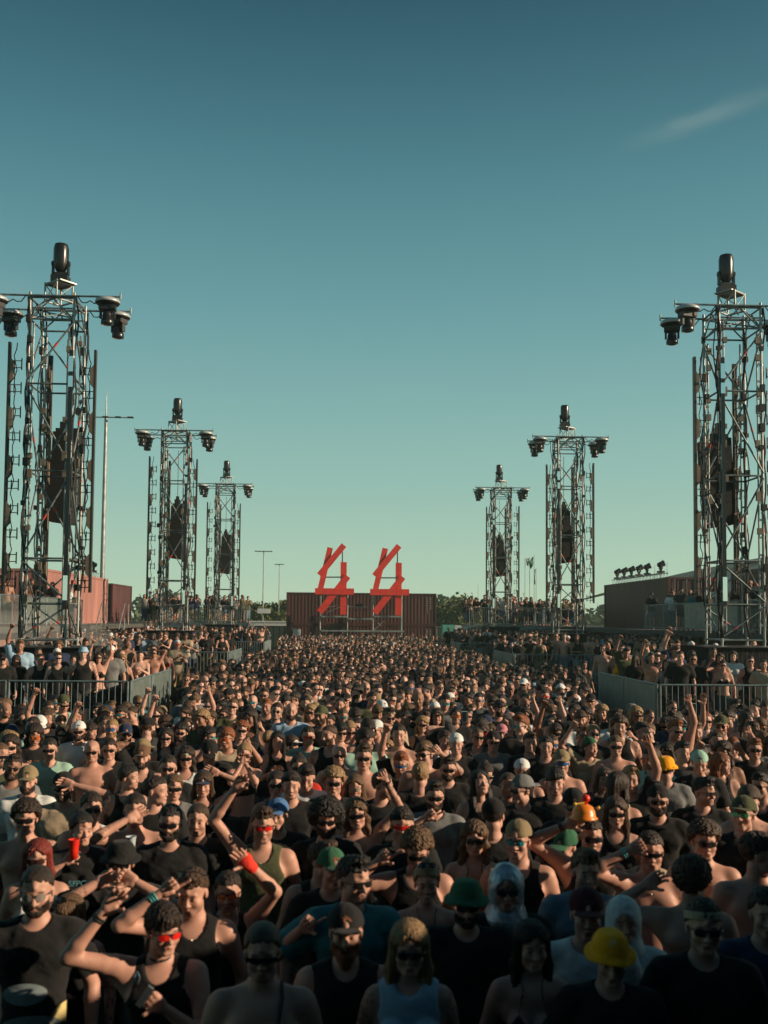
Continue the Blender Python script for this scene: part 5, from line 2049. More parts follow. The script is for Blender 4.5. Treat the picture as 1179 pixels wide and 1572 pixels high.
H(549, 1245, 'woman in a striped halter top and sunglasses stretching one arm straight up', sex='f', hair='wavy', hcol='light brown', gl='slim', top='halter', tcol='teal', var=36, tilt=-.1,
  hands={1: (592, 1178, .12, (1, 0.2, -.2), 'fist')})
H(617, 1265, 'man in a headband visor and red tinted glasses', hat='band', hatcol='black', gl='shield', glcol='red', tcol='black', var=37, stub=.3, hair='short')
H(667, 1222, 'bearded man with dark hair and sunglasses in a grey T-shirt', hair='quiff', hcol='dark brown', gl='slim', tcol='grey', beard='short', var=38, hands={-1: (655, 1245, .3, (-1, 0, -.7), 'point')})
H(757, 1252, 'person in a black cap seen from behind, right of the grey shirt man', hat='cap', hair='short', yaw=2.9, var=39)
H(852, 1200, 'young man with dark fringe in a black T-shirt staring at the camera', hair='fringe', hcol='black', tcol='black', var=40)
H(803, 1212, 'man in a grey backwards cap and dark glasses, profile to the left', hat='backcap', hatcol='grey', hair='short', gl='slim', yaw=-.9, var=41)
H(1010, 1228, 'man in a black cap and black sunglasses with a dark beard', hat='backcap', gl='slim', beard='full', hcol='dark brown', var=42, yaw=-.1)
H(1078, 1215, 'dark haired man in sunglasses looking right past the black cap man', hair='quiff', hcol='black', gl='slim', yaw=.7, var=43, stub=.5)
H(1142, 1250, 'man in an olive cap with green mirrored sunglasses near the right edge', hat='cap', hatcol='olive', gl='slim', glcol='green', glup=False, yaw=-.4, pitch=-.15, var=44, sc=1.03)
H(1022, 1180, 'person in a bright yellow bucket hat turned away in the sunlight', hat='bucket', hatcol='yellow', hair='short', yaw=2.8, var=45, tcol='grey', pitch=-.1)
H(262, 1262, 'man with black hair, sunglasses and full beard in a black T-shirt', hair='short', hcol='black', beard='full', gl='slim', var=46, yaw=-.1)
H(304, 1258, 'man with receding hair and light stubble in a black T-shirt', hair='buzz', hcol='brown', var=47, stub=.5, yaw=-.1)
H(207, 1243, 'bare chested man covering his face with one hand, holding a white cup', hair='short', top=None, var=48, stub=.5, hands={-1: (198, 1243, .2, (-1, 0, -.7), 'open'), 1: (214, 1306, .3, (1, 0, -.7), 'hold')})
H(124, 1268, 'woman with pinned dark hair in a black printed top holding a red cup', sex='f', hair='bun', hcol='black', top='tee', var=49, yaw=.4, hands={-1: (102, 1312, .25, (-1, 0, -.7), 'hold')})
H(43, 1197, 'man in a brown cap and white T-shirt with three shoulder stripes', hat='cap', hatcol='khaki', hair='short', beard='short', tcol='white', var=50, pitch=.05)
H(40, 1255, 'bare chested man with curly hair and sunglasses below the striped shirt man', hair='curly', gl='slim', top=None, var=51)
H(97, 1208, 'man in a black cap and sunglasses lifting his hand to the brim', hat='cap', gl='slim', beard='short', var=52, tcol='beige', hands={1: (112, 1190, .12, (1, 0, -.6), 'relax')})
H(140, 1240, 'man in a white tank top with dark hair and sunglasses in his hair', hair='short', gl='slim', top='tank', tcol='white', var=53, yaw=.2)
H(312, 1200, 'woman in a white and navy cap and a black top', sex='f', hat='cap', hatcol='navy', hair='long', hcol='brown', var=54, top='tank', pitch=.05, hands={1: (336, 1172, -.1, (1, 0, -.4), 'open')})
H(218, 1162, 'man in a brown cap with a red mark, full beard and black vest', hat='cap', hatcol='brown', beard='full', hair='short', top='tank', var=55)
H(121, 1122, 'bearded man in a white cap with an open white shirt', hat='backcap', hatcol='white', beard='full', gl='slim', tcol='white', top='long', var=56)
H(76, 1150, 'young man in a pale green shirt with sunglasses', hair='short', gl='slim', tcol='mint', var=57)
H(141, 1153, 'bare chested bald man with sunglasses', hair='bald', gl='slim', top=None, var=58, skin=4, fat=.015)
H(168, 1150, 'dark haired man in black sunglasses beside the bald bare chested man', hair='short', gl='slim', var=59)
H(195, 1190, 'dark haired woman in profile facing right', sex='f', hair='bun', hcol='black', yaw=1.1, top='tank', var=60)
H(236, 1213, 'person in profile facing right with dark hair', hair='short', yaw=1.2, var=61)
H(266, 1205, 'woman with fair hair and sunglasses in a grey top', sex='f', hair='pony', hcol='light brown', gl='slim', tcol='grey', top='tee', var=62, yaw=.2)
H(258, 1178, 'man with sunglasses and necklace left of the white capped woman', hair='short', gl='slim', var=63, stub=.6)
H(255, 1130, 'woman with long dark hair and sunglasses in a black top', sex='f', hair='long', hcol='dark brown', gl='slim', top='tank', var=64)
H(286, 1160, 'woman in pale cap and white top with sunglasses', sex='f', hat='backcap', hatcol='mint', hair='wavy', gl='slim', top='tank', tcol='white', var=65)
H(322, 1150, 'person bending low in a dark cap, arm up', hat='cap', var=66, pitch=.5)
H(375, 1155, 'woman with fair hair and sunglasses, arms at her face', sex='f', hair='bun', hcol='blond', gl='slim', top='bra', var=67, arms=('face', 'face'))
H(424, 1200, 'woman in sunglasses with her hair tied, grey vest', sex='f', hair='pony', gl='slim', tcol='grey', top='tank', var=68)
H(470, 1190, 'young man with dark curls in a white T-shirt looking down', hair='quiff', tcol='white', pitch=.35, var=69, hcol='dark brown')
H(512, 1200, 'person with a mop of pale blond curls and sunglasses', hair='curly', hcol='blond', gl='slim', var=70)
H(447, 1205, 'man in a dark headband staring forward', hair='short', hat='band', var=71, hands={})
H(558, 1162, 'tall bare shouldered man in sunglasses above the blond curls', hair='quiff', hcol='brown', gl='slim', top=None, var=72, sc=1.05)
H(521, 1158, 'bald man in sunglasses with an arm across his head', hair='bald', gl='slim', top=None, var=73, hands={})
H(447, 1092, 'bald man with a dark beard in a pale blue T-shirt', hair='bald', beard='short', tcol='light blue', var=74, hcol='dark brown', sc=1.08)
H(473, 1130, 'man in bright red sunglasses with short dark hair', hair='short', gl='slim', glcol='red', tcol='mint', var=75)
H(426, 1285 - 150, 'woman with dark hair, hands clasped before her chin', sex='f', hair='long', hcol='black', var=76, top='tank', arms=('clap', 'clap'))
H(612, 1128, 'tall bare chested man with short dark hair', hair='short', top=None, var=77, stub=.5, sc=1.06)
H(648, 1110, 'woman with blond fringe and sunglasses', sex='f', hair='wavy', hcol='blond', gl='slim', var=78, top='tank')
H(700, 1142, 'man in a white and blue cap turned away', hat='backcap', hatcol='white', hair='short', tcol='black', var=79)
H(757, 1138, 'man in a black cap and sunglasses smiling', hat='backcap', gl='slim', var=80, tcol='grey')
H(770, 1125, 'person in a pink and blue cap with white T-shirt', hat='cap', hatcol='pink', tcol='white', var=81, dd=.8)
H(813, 1140, 'young man in a black T-shirt with a broad smile', hair='quiff', hcol='brown', tcol='black', var=82, yaw=.1)
H(838, 1145, 'man with short black hair in a black T-shirt beside the smiling man', hair='short', hcol='black', var=83, pitch=.05)
H(904, 1145, 'woman in a green headscarf and white shirt laughing to the right', sex='f', hat='beanie', hatcol='green', hair='short', tcol='beige', top='tee', yaw=.7, var=84, hands={-1: (878, 1105, .1, (-1, 0, -.4), 'fist')})
H(862, 1170, 'man in a khaki cap with bright blue sunglasses', hat='cap', hatcol='khaki', gl='shield', glcol='blue', var=85, top=None)
H(945, 1145, 'bare chested man with grey hair and sunglasses', hair='short', hcol='light brown', gl='slim', top=None, var=86)
H(983, 1122, 'man with short dark hair in profile to the right, black T-shirt', hair='short', hcol='black', yaw=.8, var=87)
H(1046, 1155, 'dark haired man in a grey T-shirt behind the yellow hat', hair='quiff', hcol='black', tcol='dark grey', yaw=.3, var=88)
H(1073, 1170, 'man in a mint green backwards cap looking down', hat='backcap', hatcol='mint', hair='short', pitch=.2, var=89)
H(1158, 1150, 'ginger haired man with sunglasses in a black T-shirt near the right edge', hair='quiff', hcol='ginger', gl='slim', var=90)
H(688, 1180, 'man with a quiff and sunglasses in black, wide smile', hair='quiff', hcol='dark brown', gl='slim', tcol='black', beard='short', var=91, dd=.2)
H(645, 1190, 'fair haired man seen from behind', hair='short', hcol='blond', yaw=3.0, var=92)
H(737, 1200, 'dark haired woman with closed eyes and head tipped back', sex='f', hair='long', hcol='black', pitch=-.35, yaw=.4, var=93, top='tank')
H(780, 1205, 'man with cropped hair looking straight ahead, black shirt', hair='buzz', hcol='brown', var=94, stub=.4, dd=.3)
H(585, 1205, 'man in profile with stubble behind the raised arm', hair='short', stub=.6, yaw=.9, var=95, dd=.3)
H(545, 1205, 'bespectacled woman in a pale scarf', sex='f', hair='long', hcol='light brown', gl='round', glcol=(.3, .28, .26), var=96, top='tee', tcol='dark grey', dd=.2)
H(880, 1232, 'person holding a phone low with a black cap', hat='cap', hair='short', var=97, pitch=.3)
H(945, 1243, 'woman with long brown hair and black sunglasses in black', sex='f', hair='long', hcol='brown', gl='slim', var=98, top='tank')
H(1105, 1170, 'woman with auburn hair looking away to the right', sex='f', hair='long', hcol='ginger', yaw=1.0, var=99, top='tank')
H(493, 1320, 'bare shouldered man in profile with swept brown hair and dark glasses', hair='quiff', hcol='brown', gl='slim', yaw=.9, top='tank', var=100, fat=.01, dd=.3)
H(640, 1300, 'man with curly fair hair and thick sunglasses, head bowed', hair='curly', hcol='light brown', gl='slim', glup=False, pitch=.3, var=101, top='tank', dd=.0, hands={-1: (577, 1303, .1, (-1, 0, -.8), 'point')})
# ---- people on the two nearest platforms, front rows
PG = 'people on the raised platforms'
LP_ = [(62, 1012, 'man in black tank top standing at the left barrier, thick brown hair', dict(top='tank', hair='short')),
       (90, 1010, 'person in black leaning beside the left barrier front', dict(top='tank', hair='short', gl='slim')),
       (25, 1020, 'person in black stooping over the left barrier edge', dict(top='tee', hair='wavy', sex='f', pitch=.4)),
       (113, 1012, 'woman in black bikini top left of the left tower foot', dict(sex='f', top='bra', hair='bun')),
       (152, 1008, 'woman in black bikini top with both arms raised on the left platform', dict(sex='f', top='bra', hair='long', gl='slim', arms=('up', 'upwave'))),
       (188, 1020, 'blonde woman in a black top with round sunglasses on the left platform', dict(sex='f', top='tank', hair='wavy', hcol='blond', gl='round')),
       (215, 1018, 'bare chested man hugging a friend at the left platform corner', dict(top=None, hair='short', arms=('front', 'clap'))),
       (236, 1008, 'bare chested man in sunglasses with arm up at the left platform corner', dict(top=None, hair='short', gl='slim', arms=('half', 'behind'))),
       (254, 1012, 'woman with long fair hair in a red top at the left platform corner', dict(sex='f', top='bra', tcol='red', hair='long', hcol='light brown')),
       (5, 1015, 'man in black cap at the left picture edge on the platform', dict(hat='cap', gl='slim')),
       (170, 1000, 'person in a white cap and grey shirt on the left platform', dict(hat='cap', hatcol='white', tcol='grey')),
       (128, 1002, 'man in a blue bucket hat behind the left platform dancers', dict(hat='bucket', hatcol='light blue', top='tank'))]
RP_ = [(1064, 1012, 'man in black T-shirt and sunglasses standing tall at the right barrier', dict(gl='slim', hair='buzz')),
       (1023, 1020, 'woman in a grey top hugging a friend on the right platform', dict(sex='f', tcol='grey', top='tank', hair='long', arms=('front', 'behind'))),
       (1044, 1008, 'dark haired man behind the hugging woman on the right platform', dict(hair='short')),
       (950, 1022, 'woman in a yellow top with one fist raised at the right platform corner', dict(sex='f', top='tank', tcol='yellow', hair='wavy', arms=('half', 'down'))),
       (975, 1020, 'person with long dark hair at the right platform corner, turned away', dict(sex='f', hair='long', yaw=2.8)),
       (1105, 1010, 'woman reaching out one arm on the right platform', dict(sex='f', top='bra', hair='wavy', arms=('half', 'down'))),
       (1110, 1028, 'bare shouldered woman in sunglasses in front of the reaching woman', dict(sex='f', top='halter', hair='bun', gl='slim')),
       (1152, 1015, 'man in a black tank top and sunglasses on the right platform', dict(top='tank', gl='slim', hair='short')),
       (1172, 1022, 'person in a beige top at the right picture edge on the platform', dict(top='tee', tcol='beige', hair='short')),
       (1125, 1006, 'person in a striped shirt with long brown hair on the right platform', dict(sex='f', hair='long', tcol='white')),
       (1000, 1010, 'bare backed man with both arms up on the right platform', dict(top=None, hair='short', arms=('up', 'behind')))]
vi = 0
for px, py, lab, k in LP_ + RP_:
    vi += 1
    H(px, py, lab, gz=PZ, var=vi % 12, skin=vi % 5, group=PG, bottoms='trousers' if vi % 2 else 'shorts', **k)

PEOPLE = []      # every placed person: x, y, z, head px, head py, r px, label core, attributes


def head_world(x, y, z, sc):
    return (x, y - 0.012, z + 1.66 * sc)


for h in HEROES:
    s, sc = h['s'], h['sc']
    hh = (1.66 if s['sex'] == 'm' else 1.645) * sc
    p = on_height(h['px'], h['py'], h['gz'] + hh)
    y = p.y + h['dd']
    if h['gz'] > 0:      # on a platform: at the barrier or just behind it
        y = min(max(p.y, 19.75), 25.9)
        while y < 25.9 and abs(at(h['px'], h['py'], y).x) < LANE + 0.42:
            y += 0.1
        h['ymin'] = y
    q = at(h['px'], h['py'], y)
    sc2 = sc + (q.z - p.z) / 1.66
    sc2 = min(max(sc2, 0.90), 1.10)
    h['sc'] = sc2
    h['x'], h['y'] = q.x, y
    rz = -math.atan2(q.x + 1.0, y + 3.0) * 0.9
    h['rz'] = rz
# keep bodies apart: shift along the view ray a little
for it in range(60):
    moved = False
    for i, a in enumerate(HEROES):
        for b in HEROES[i + 1:]:
            dx, dy = (a['x'] - b['x']), (a['y'] - b['y'])
            d = math.hypot(dx * 1.0, dy * 1.25)
            if d < 0.42 and a['gz'] == b['gz']:
                moved = True
                m_ = (0.42 - d) * 0.25
                s_ = 1 if dy >= 0 else -1
                a['y'] += s_ * m_; b['y'] -= s_ * m_
    for a in HEROES:
        if a['gz'] > 0:
            a['y'] = min(max(a['y'], a['ymin']), 26.2)
        q = at(a['px'], a['py'], a['y'])
        a['x'] = q.x
        a['sc'] = min(max((q.z - a['gz']) / 1.66, 0.90), 1.10)
    if not moved:
        break
for h in HEROES:
    hx, hy, hr = to_px(head_world(h['x'], h['y'], h['gz'], h['sc']))
    PEOPLE.append(dict(x=h['x'], y=h['y'], z=h['gz'], px=hx, py=hy, r=0.12 * FPX / hr, hero=h))
HERO_XY = {}
for i, h in enumerate(HEROES):
    s = h['s']
    M = Matrix.Translation((h['x'], h['y'], h['gz'])) @ Matrix.Rotation(h['rz'], 4, 'Z') @ Matrix.Scale(h['sc'], 4)
    Mi = M.inverted()
    if h['hands']:
        ar = list(s['arms'])
        for sd, (px, py, off, hint, hp) in h['hands'].items():
            P = at(px, py, h['y'] - off)
            L = np.array(Mi @ P)
            S = np.array((sd * 0.18, 0.012, 1.43))
            u = L - S
            L = L - 0.075 * u / max(np.linalg.norm(u), 1e-6) * 0.6 - np.array((0, 0, 0.045 if L[2] > 1.3 else 0.0))
            ar[(sd + 1) // 2] = (tuple(L), hint, hp)
        s['arms'] = tuple(ar)
        s['akey'] = 'hero%d' % i
    # turn the head's yaw from picture to body frame
    lod = 0 if h['y'] < 7.4 else (1 if h['y'] < 15.5 else 2)
    h['obj'] = person(s, (h['x'], h['y'], h['gz']), h['rz'], h['sc'], lod, h['label'], h['group'])
    h['M'], h['sk'] = M, skeleton(s['sex'], *s['arms'])

# ---------------------------------------------------------------- the rest of the individuals
HN = {id(v): k for k, v in HAIRS.items()}


def rand_spec(r, far=False):
    f = r.random() < 0.34
    k = dict(sex='f' if f else 'm')
    hc = r.choice(['black', 'dark brown', 'dark brown', 'brown', 'brown', 'light brown', 'blond', 'ginger'] if not f else
                  ['black', 'dark brown', 'dark brown', 'brown', 'brown', 'light brown', 'blond'])
    k['hcol'] = HAIRS[hc]
    if f:
        k['hair'] = r.choice(['long', 'long', 'wavy', 'bun', 'pony', 'wavy'])
        top = r.choice(['tank', 'bra', 'tee', 'tee', 'tank', 'vest', 'halter'])
        tc_ = r.choice(['black'] * 7 + ['white', 'grey', 'teal', 'red', 'beige'])
    else:
        k['hair'] = r.choice(['short', 'short', 'quiff', 'buzz', 'curly', 'fringe', 'short', 'quiff', 'fringe'] + (['bald'] if r.random() < .25 else []))
        top = r.choice(['tee', 'tee', 'tee', 'tee', 'tank', 'tee', 'tank', 'vest', 'tee', None])
        tc_ = r.choice(['black'] * 8 + ['white', 'grey', 'grey', 'navy', 'olive', 'white', 'beige', 'teal', 'dark grey', 'mint'])
        if r.random() < 0.33:
            k['beard'] = r.choice(['short', 'full', 'short'])
            k['bcol'] = k['hcol']
        k['stub'] = 0.5 if r.random() < .5 else 0.0
    k['top'], k['tcol'] = top, CLOTH[tc_]
    if r.random() < 0.27:
        k['hat'] = r.choice(['cap', 'backcap', 'cap', 'bucket', 'beanie', 'band', 'backcap'])
        hn = r.choice(['black', 'black', 'black', 'black', 'khaki', 'white', 'navy', 'grey', 'olive', 'beige', 'brown', 'dark grey'])
        k['hatcol'] = CLOTH[hn]
        k['hatn'] = hn
    if r.random() < 0.60:
        k['gl'] = r.choice(['slim', 'slim', 'shield', 'round', 'slim'])
        gn = r.choice(['dark'] * 9 + ['red', 'orange', 'blue', 'teal'])
        k['glcol'] = GLASS[gn]
        k['gn'] = gn
    k['skin'] = r.choice(SKINS[:5] + SKINS[:3] + [SKINS[6], SKINS[5]])
    jit = r.uniform(0.85, 1.1)
    k['skin'] = tuple(c * jit for c in k['skin'])
    k['_n'] = (f, hc, k['hair'], top, tc_, k.get('beard'), k.get('hat'), k.get('hatn'), k.get('gl'), k.get('gn'))
    k['neck'] = (not f) and top in (None, 'tank') and r.random() < .5
    k['bottoms'] = r.choice(['shorts', 'trousers'])
    k['lcol'] = CLOTH[r.choice(['black', 'dark grey', 'navy', 'khaki', 'denim'])]
    return k


ARMSETS = [('down', 'down'), ('down', 'down'), ('down', 'down'), ('front', 'down'), ('down', 'front'), ('clap', 'clap'), ('half', 'down'),
           ('down', 'half'), ('face', 'down'), ('down', 'halfp'), ('up', 'down'), ('down', 'up'), ('behind', 'down'), ('drink', 'down'), ('down', 'upwave'), ('half', 'half')]
HEADS = [(0.0, 0.0, 0.0), (0.35, 0.05, 0.05), (-0.4, 0.0, -0.05), (0.1, 0.25, 0.0), (-0.9, 0.05, 0.0), (0.85, 0.0, 0.08), (0.05, -0.12, 0.1), (2.6, 0.1, 0.0)]


def blocked(hx, hy, y):
    """picture zones in front of the barriers that the photograph shows free of heads"""
    if y < 9:
        return False
    if hx < 225 and hy < 1077 or 225 <= hx < 284 and hy < 1094:
        return True
    if hx > 1010 and hy < 1084 or 912 < hx <= 1010 and hy < 1090:
        return True
    if 250 < hx < 378 and hy < 1026 or 378 <= hx < 428 and hy < 1003:
        return True
    if 762 < hx < 935 and hy < 1027 or 698 < hx <= 762 and hy < 1004:
        return True
    return False


def clear_of(x, y, z, sc, lane=True):
    hx, hy, dd = to_px(head_world(x, y, z, sc))
    if hx < 150 and hy > 1385:      # keep the printed shirt at the lower left in view
        return None
    r = 0.12 * FPX / dd
    if z < 0.1 and blocked(hx, hy, y):
        return None
    for p in PEOPLE:
        ex, ey = x - p['x'], y - p['y']
        if ex * ex + (ey * 1.1) ** 2 < 0.365 ** 2 and abs(z - p['z']) < 0.3:
            return None
        if 'hero' in p and abs(hx - p['px']) < (r + p['r']) * 0.95:
            # do not stand in front of a placed person's face
            if y < p['y'] and -(p['r'] * 1.3 + r) < hy - p['py'] < p['r'] * 1.25 + r * 1.1:
                return None
            if y < p['y'] and hy < p['py']:
                return None
    for p in PEOPLE:
        h = p.get('hero')
        if h and y < h['y'] + 0.1 and h['hands']:
            for sd, (ax, ay, off, _h, _p) in h['hands'].items():
                if abs(ax - hx) < r * 1.5 and -r * 1.8 < ay - hy < r * 3:
                    return None
    return hx, hy, r


CAND = []
y = 4.75
row = 0
while y < 20.5:
    half = 0.40 * y + 0.5
    cx = -1.07 + y * math.tan(YAW)
    n = int(2 * half / 0.44)
    for i in range(n):
        x = cx - half + (i + 0.5 * (row % 2)) * 0.44 + random.uniform(-.12, .12)
        yy_ = y + random.uniform(-.13, .13)
        if yy_ > (16.6 + 0.5 * math.sin(x * 2.3)) and abs(x) > LANE - .5:
            continue
        CAND.append((x, yy_))
    y += 0.41
    row += 1
CAND.sort(key=lambda c: c[1])
LIMIT = 300
n_ind = len(HEROES)
rr = random.Random(7)
AUTO, BULK = [], []
for x, y in CAND:
    sc = rr.gauss(1.0, 0.045)
    sc = min(max(sc, 0.91), 1.07)
    c = clear_of(x, y, 0.0, sc)
    if not c:
        continue
    hx, hy, r = c
    if hx < -60 or hx > 1240:
        continue
    PEOPLE.append(dict(x=x, y=y, z=0.0, px=hx, py=hy, r=r))
    inview = -10 < hx < 1190 and hy < 1590
    if n_ind < LIMIT and inview:
        AUTO.append((x, y, sc, hx, hy, r)); n_ind += 1
    elif inview:
        BULK.append((x, y, 0.0, sc))

GN = {'slim': 'sunglasses', 'shield': 'shield sunglasses', 'round': 'round glasses'}
TN = {'tee': 'T-shirt', 'long': 'long sleeved top', 'tank': 'tank top', 'bra': 'bikini top', 'halter': 'halter top', 'vest': 'sleeveless top', None: ''}
HT = {'cap': 'cap', 'backcap': 'backwards cap', 'bucket': 'bucket hat', 'beanie': 'beanie', 'band': 'headband'}
HR = {'short': 'short', 'quiff': 'swept', 'buzz': 'cropped', 'curly': 'curly', 'fringe': 'fringed', 'bald': 'bald', 'long': 'long', 'wavy': 'wavy', 'bun': 'pinned up', 'pony': 'tied back'}
MARKS = [(57, 1365, 'the oval-shirt man'), (247, 1424, 'the red-glasses choker person'), (403, 1458, 'the shaved front man'), (531, 1430, 'the ginger beard'), (628, 1448, 'the pale blue top'),
         (716, 1385, 'the green bucket hat'), (777, 1362, 'the silver hood'), (898, 1335, 'the denim jacket'), (957, 1412, 'the white towel hood'), (998, 1306, 'the visor mask man'),
         (1162, 1310, 'the big bare shoulder'), (1022, 1180, 'the sunlit yellow hat'), (870, 1240, 'the raised toy helmet'), (549, 1245, 'the straight raised arm'), (501, 1258, 'the huge dark curls'),
         (403, 1266, 'the olive red-glasses man'), (207, 1243, 'the white cup'), (102, 1300, 'the red cup'), (43, 1197, 'the striped white shirt'), (121, 1122, 'the open white shirt'),
         (447, 1092, 'the pale blue bald man'), (700, 1142, 'the white blue cap'), (862, 1170, 'the blue shield glasses'), (612, 1128, 'the tall bare chested man'), (512, 1200, 'the pale blond curls'),
         (312, 1200, 'the white navy cap woman'), (255, 1090, 'the left barrier corner'), (930, 1085, 'the right barrier corner'), (1142, 1250, 'the green mirrored glasses'), (60, 1090, 'the left barrier bars'),
         (1120, 1095, 'the right barrier bars'), (757, 1252, 'the backturned black cap'), (1080, 1290, 'the bare curly man'), (728, 1283, 'the wavy haired halter woman'), (667, 1222, 'the grey shirt man')]
ARMW = {'up': 'fist up', 'upwave': 'waving', 'half': 'arm half raised', 'halfp': 'pointing', 'face': 'hand at face', 'behind': 'hand on head', 'clap': 'clapping', 'front': 'hand forward', 'drink': 'hand at chest'}
used = {}


def make_label(n, arms, hd, hx, hy, tall):
    f, hc, hair, top, tc_, beard, hat, hatn, gl, gn = n
    w = ['woman' if f else 'man']
    a = []
    if hat:
        a.append('in ' + hatn + ' ' + HT[hat])
    elif hair == 'bald':
        a.append('with bald head')
    else:
        a.append('with %s %s hair' % (HR[hair], hc))
    if top:
        a.append(('and ' if hat else 'in ') + tc_ + ' ' + TN[top])
    else:
        a.append('bare chested')
    near = sorted(MARKS, key=lambda m: math.hypot(m[0] - hx, m[1] - hy))[:4]
    extra = [GN[gl].join((gn + ' ' if gn != 'dark' else 'dark ', '')) if gl else '', 'bearded' if beard else '',
             next((ARMW[q] for q in arms if q != 'down'), ''), 'head turned' if abs(hd[0]) > .6 else '']
    extra = [e for e in extra if e]
    for mk in near:
        dx, dy = hx - mk[0], hy - mk[1]
        rel = ('left of' if dx < 0 else 'right of') if abs(dx) > abs(dy) * 1.1 else ('above' if dy < 0 else 'below')
        for k in range(0, len(extra) + 1):
            e = extra[:2] if k == 0 else extra[k - 1:k + 1]
            L = ' '.join(w + a + ([', '.join(e)] if e else []) + [rel, mk[2]])
            L = ' '.join(L.split())
            if len(L.split()) > 16:
                L = L.replace(' and ', ' ').replace(' hair', '-haired', 0)
            if len(L.split()) > 16:
                continue
            if L not in used:
                used[L] = 1
                return L
    for e in [''] + extra:
        for mk in sorted(MARKS, key=lambda m: math.hypot(m[0] - hx, m[1] - hy))[:12]:
            L = ' '.join(('%s %s %s near %s' % (w[0], a[0], e, mk[2])).split())
            if L not in used and len(L.split()) <= 16:
                used[L] = 1
                return L
    return L


heads_used = 0
for i, (x, y, sc, hx, hy, r) in enumerate(AUTO):
    k = rand_spec(rr)
    n = k.pop('_n')
    k.pop('hatn', None); k.pop('gn', None)
    lod = 0 if y < 6.6 else 1
    arms = rr.choice(ARMSETS[:3] if y < 6.5 else (ARMSETS[:6] if rr.random() < .7 else ARMSETS[6:]))
    hd = rr.choice(HEADS[:4] + HEADS[:3] + HEADS[:7]) if rr.random() > .04 else HEADS[7]
    k['arms'] = arms
    k['fat'] = rr.choice([0.0, 0.0, 0.015])
    k['yaw'], k['pitch'], k['tilt'] = hd
    k['var'] = rr.randrange(5)
    s = spec(**k)
    rz = -math.atan2(x + 1.0, y + 3.0) + rr.uniform(-.25, .25)
    person(s, (x, y, 0), rz, sc, lod, make_label(n, arms, hd, hx, hy, sc))
print('individuals', len(HEROES), len(AUTO), 'near bulk', len(BULK))

# ---------------------------------------------------------------- the mass of the crowd behind, one object
def towers_clear(x, y):
    for px, pyb, pyt, Yn, sd, a_, b_ in TW:
        b = at(px, pyb, Yn)
        if abs(x - b.x) < 1.25 and abs(y - Yn - 0.5) < 1.3:
            return False
    return True


def fill(x0, x1, y0, y1, z, dens, keep=1.0, skipnear=None):
    st_ = 1 / math.sqrt(dens)
    yy_ = y0
    k = 0
    while yy_ < y1:
        x = x0 + (k % 2) * st_ / 2
        while x < x1:
            a, b = x + rr.uniform(-.25, .25) * st_, yy_ + rr.uniform(-.25, .25) * st_
            x += st_
            if rr.random() > keep or not towers_clear(a, b):
                continue
            p = to_px((a, b, z + 1.6))
            if z < 0.1 and blocked(p[0], p[1], b):
                continue
            if -40 < p[0] < 1220:
                if z > 0 and b < 26.5 and any(abs(a - q['x']) < .42 and abs(b - q['y']) < .42 for q in PEOPLE if q['z'] > 0):
                    continue
                BULK.append((a, b, z, min(max(rr.gauss(1.0, .04), .9), 1.08)))
        yy_ += st_ * 0.9
        k += 1


fill(-LANE + .55, LANE - .55, 20.6, 46, 0.0, 3.6)
fill(-LANE + .5, LANE - .5, 46, 77.5, 0.0, 2.6)
for side in (-1, 1):
    for i, (y0, y1) in enumerate(((19.4, 26.6), (36.0, 43.6), (52.5, 60.5))):
        a, b = side * (LANE + .35), side * (12.0 + i)
        fill(min(a, b), max(a, b), y0 + .5, y1 - .4, PZ, 1.7, 0.8)
    for (y0, y1) in ((26.9, 31.5), (43.9, 48.5), (60.8, 77)):
        a, b = side * (LANE - .1), side * 11.5
        fill(min(a, b), max(a, b), y0, y1, 0.0, 1.6, 0.8)
    a, b = side * 12.85, side * 13.9
    fill(min(a, b), max(a, b), 28.5, 45, 2.71, 1.3, 0.6)
    fill(min(a, b), max(a, b), 62, 75, 2.71, 1.5, 0.7)
    a, b = side * 7.0, side * 12.2
    fill(min(a, b), max(a, b), 62.4, 65.8, 2.75, 1.6, 0.7)


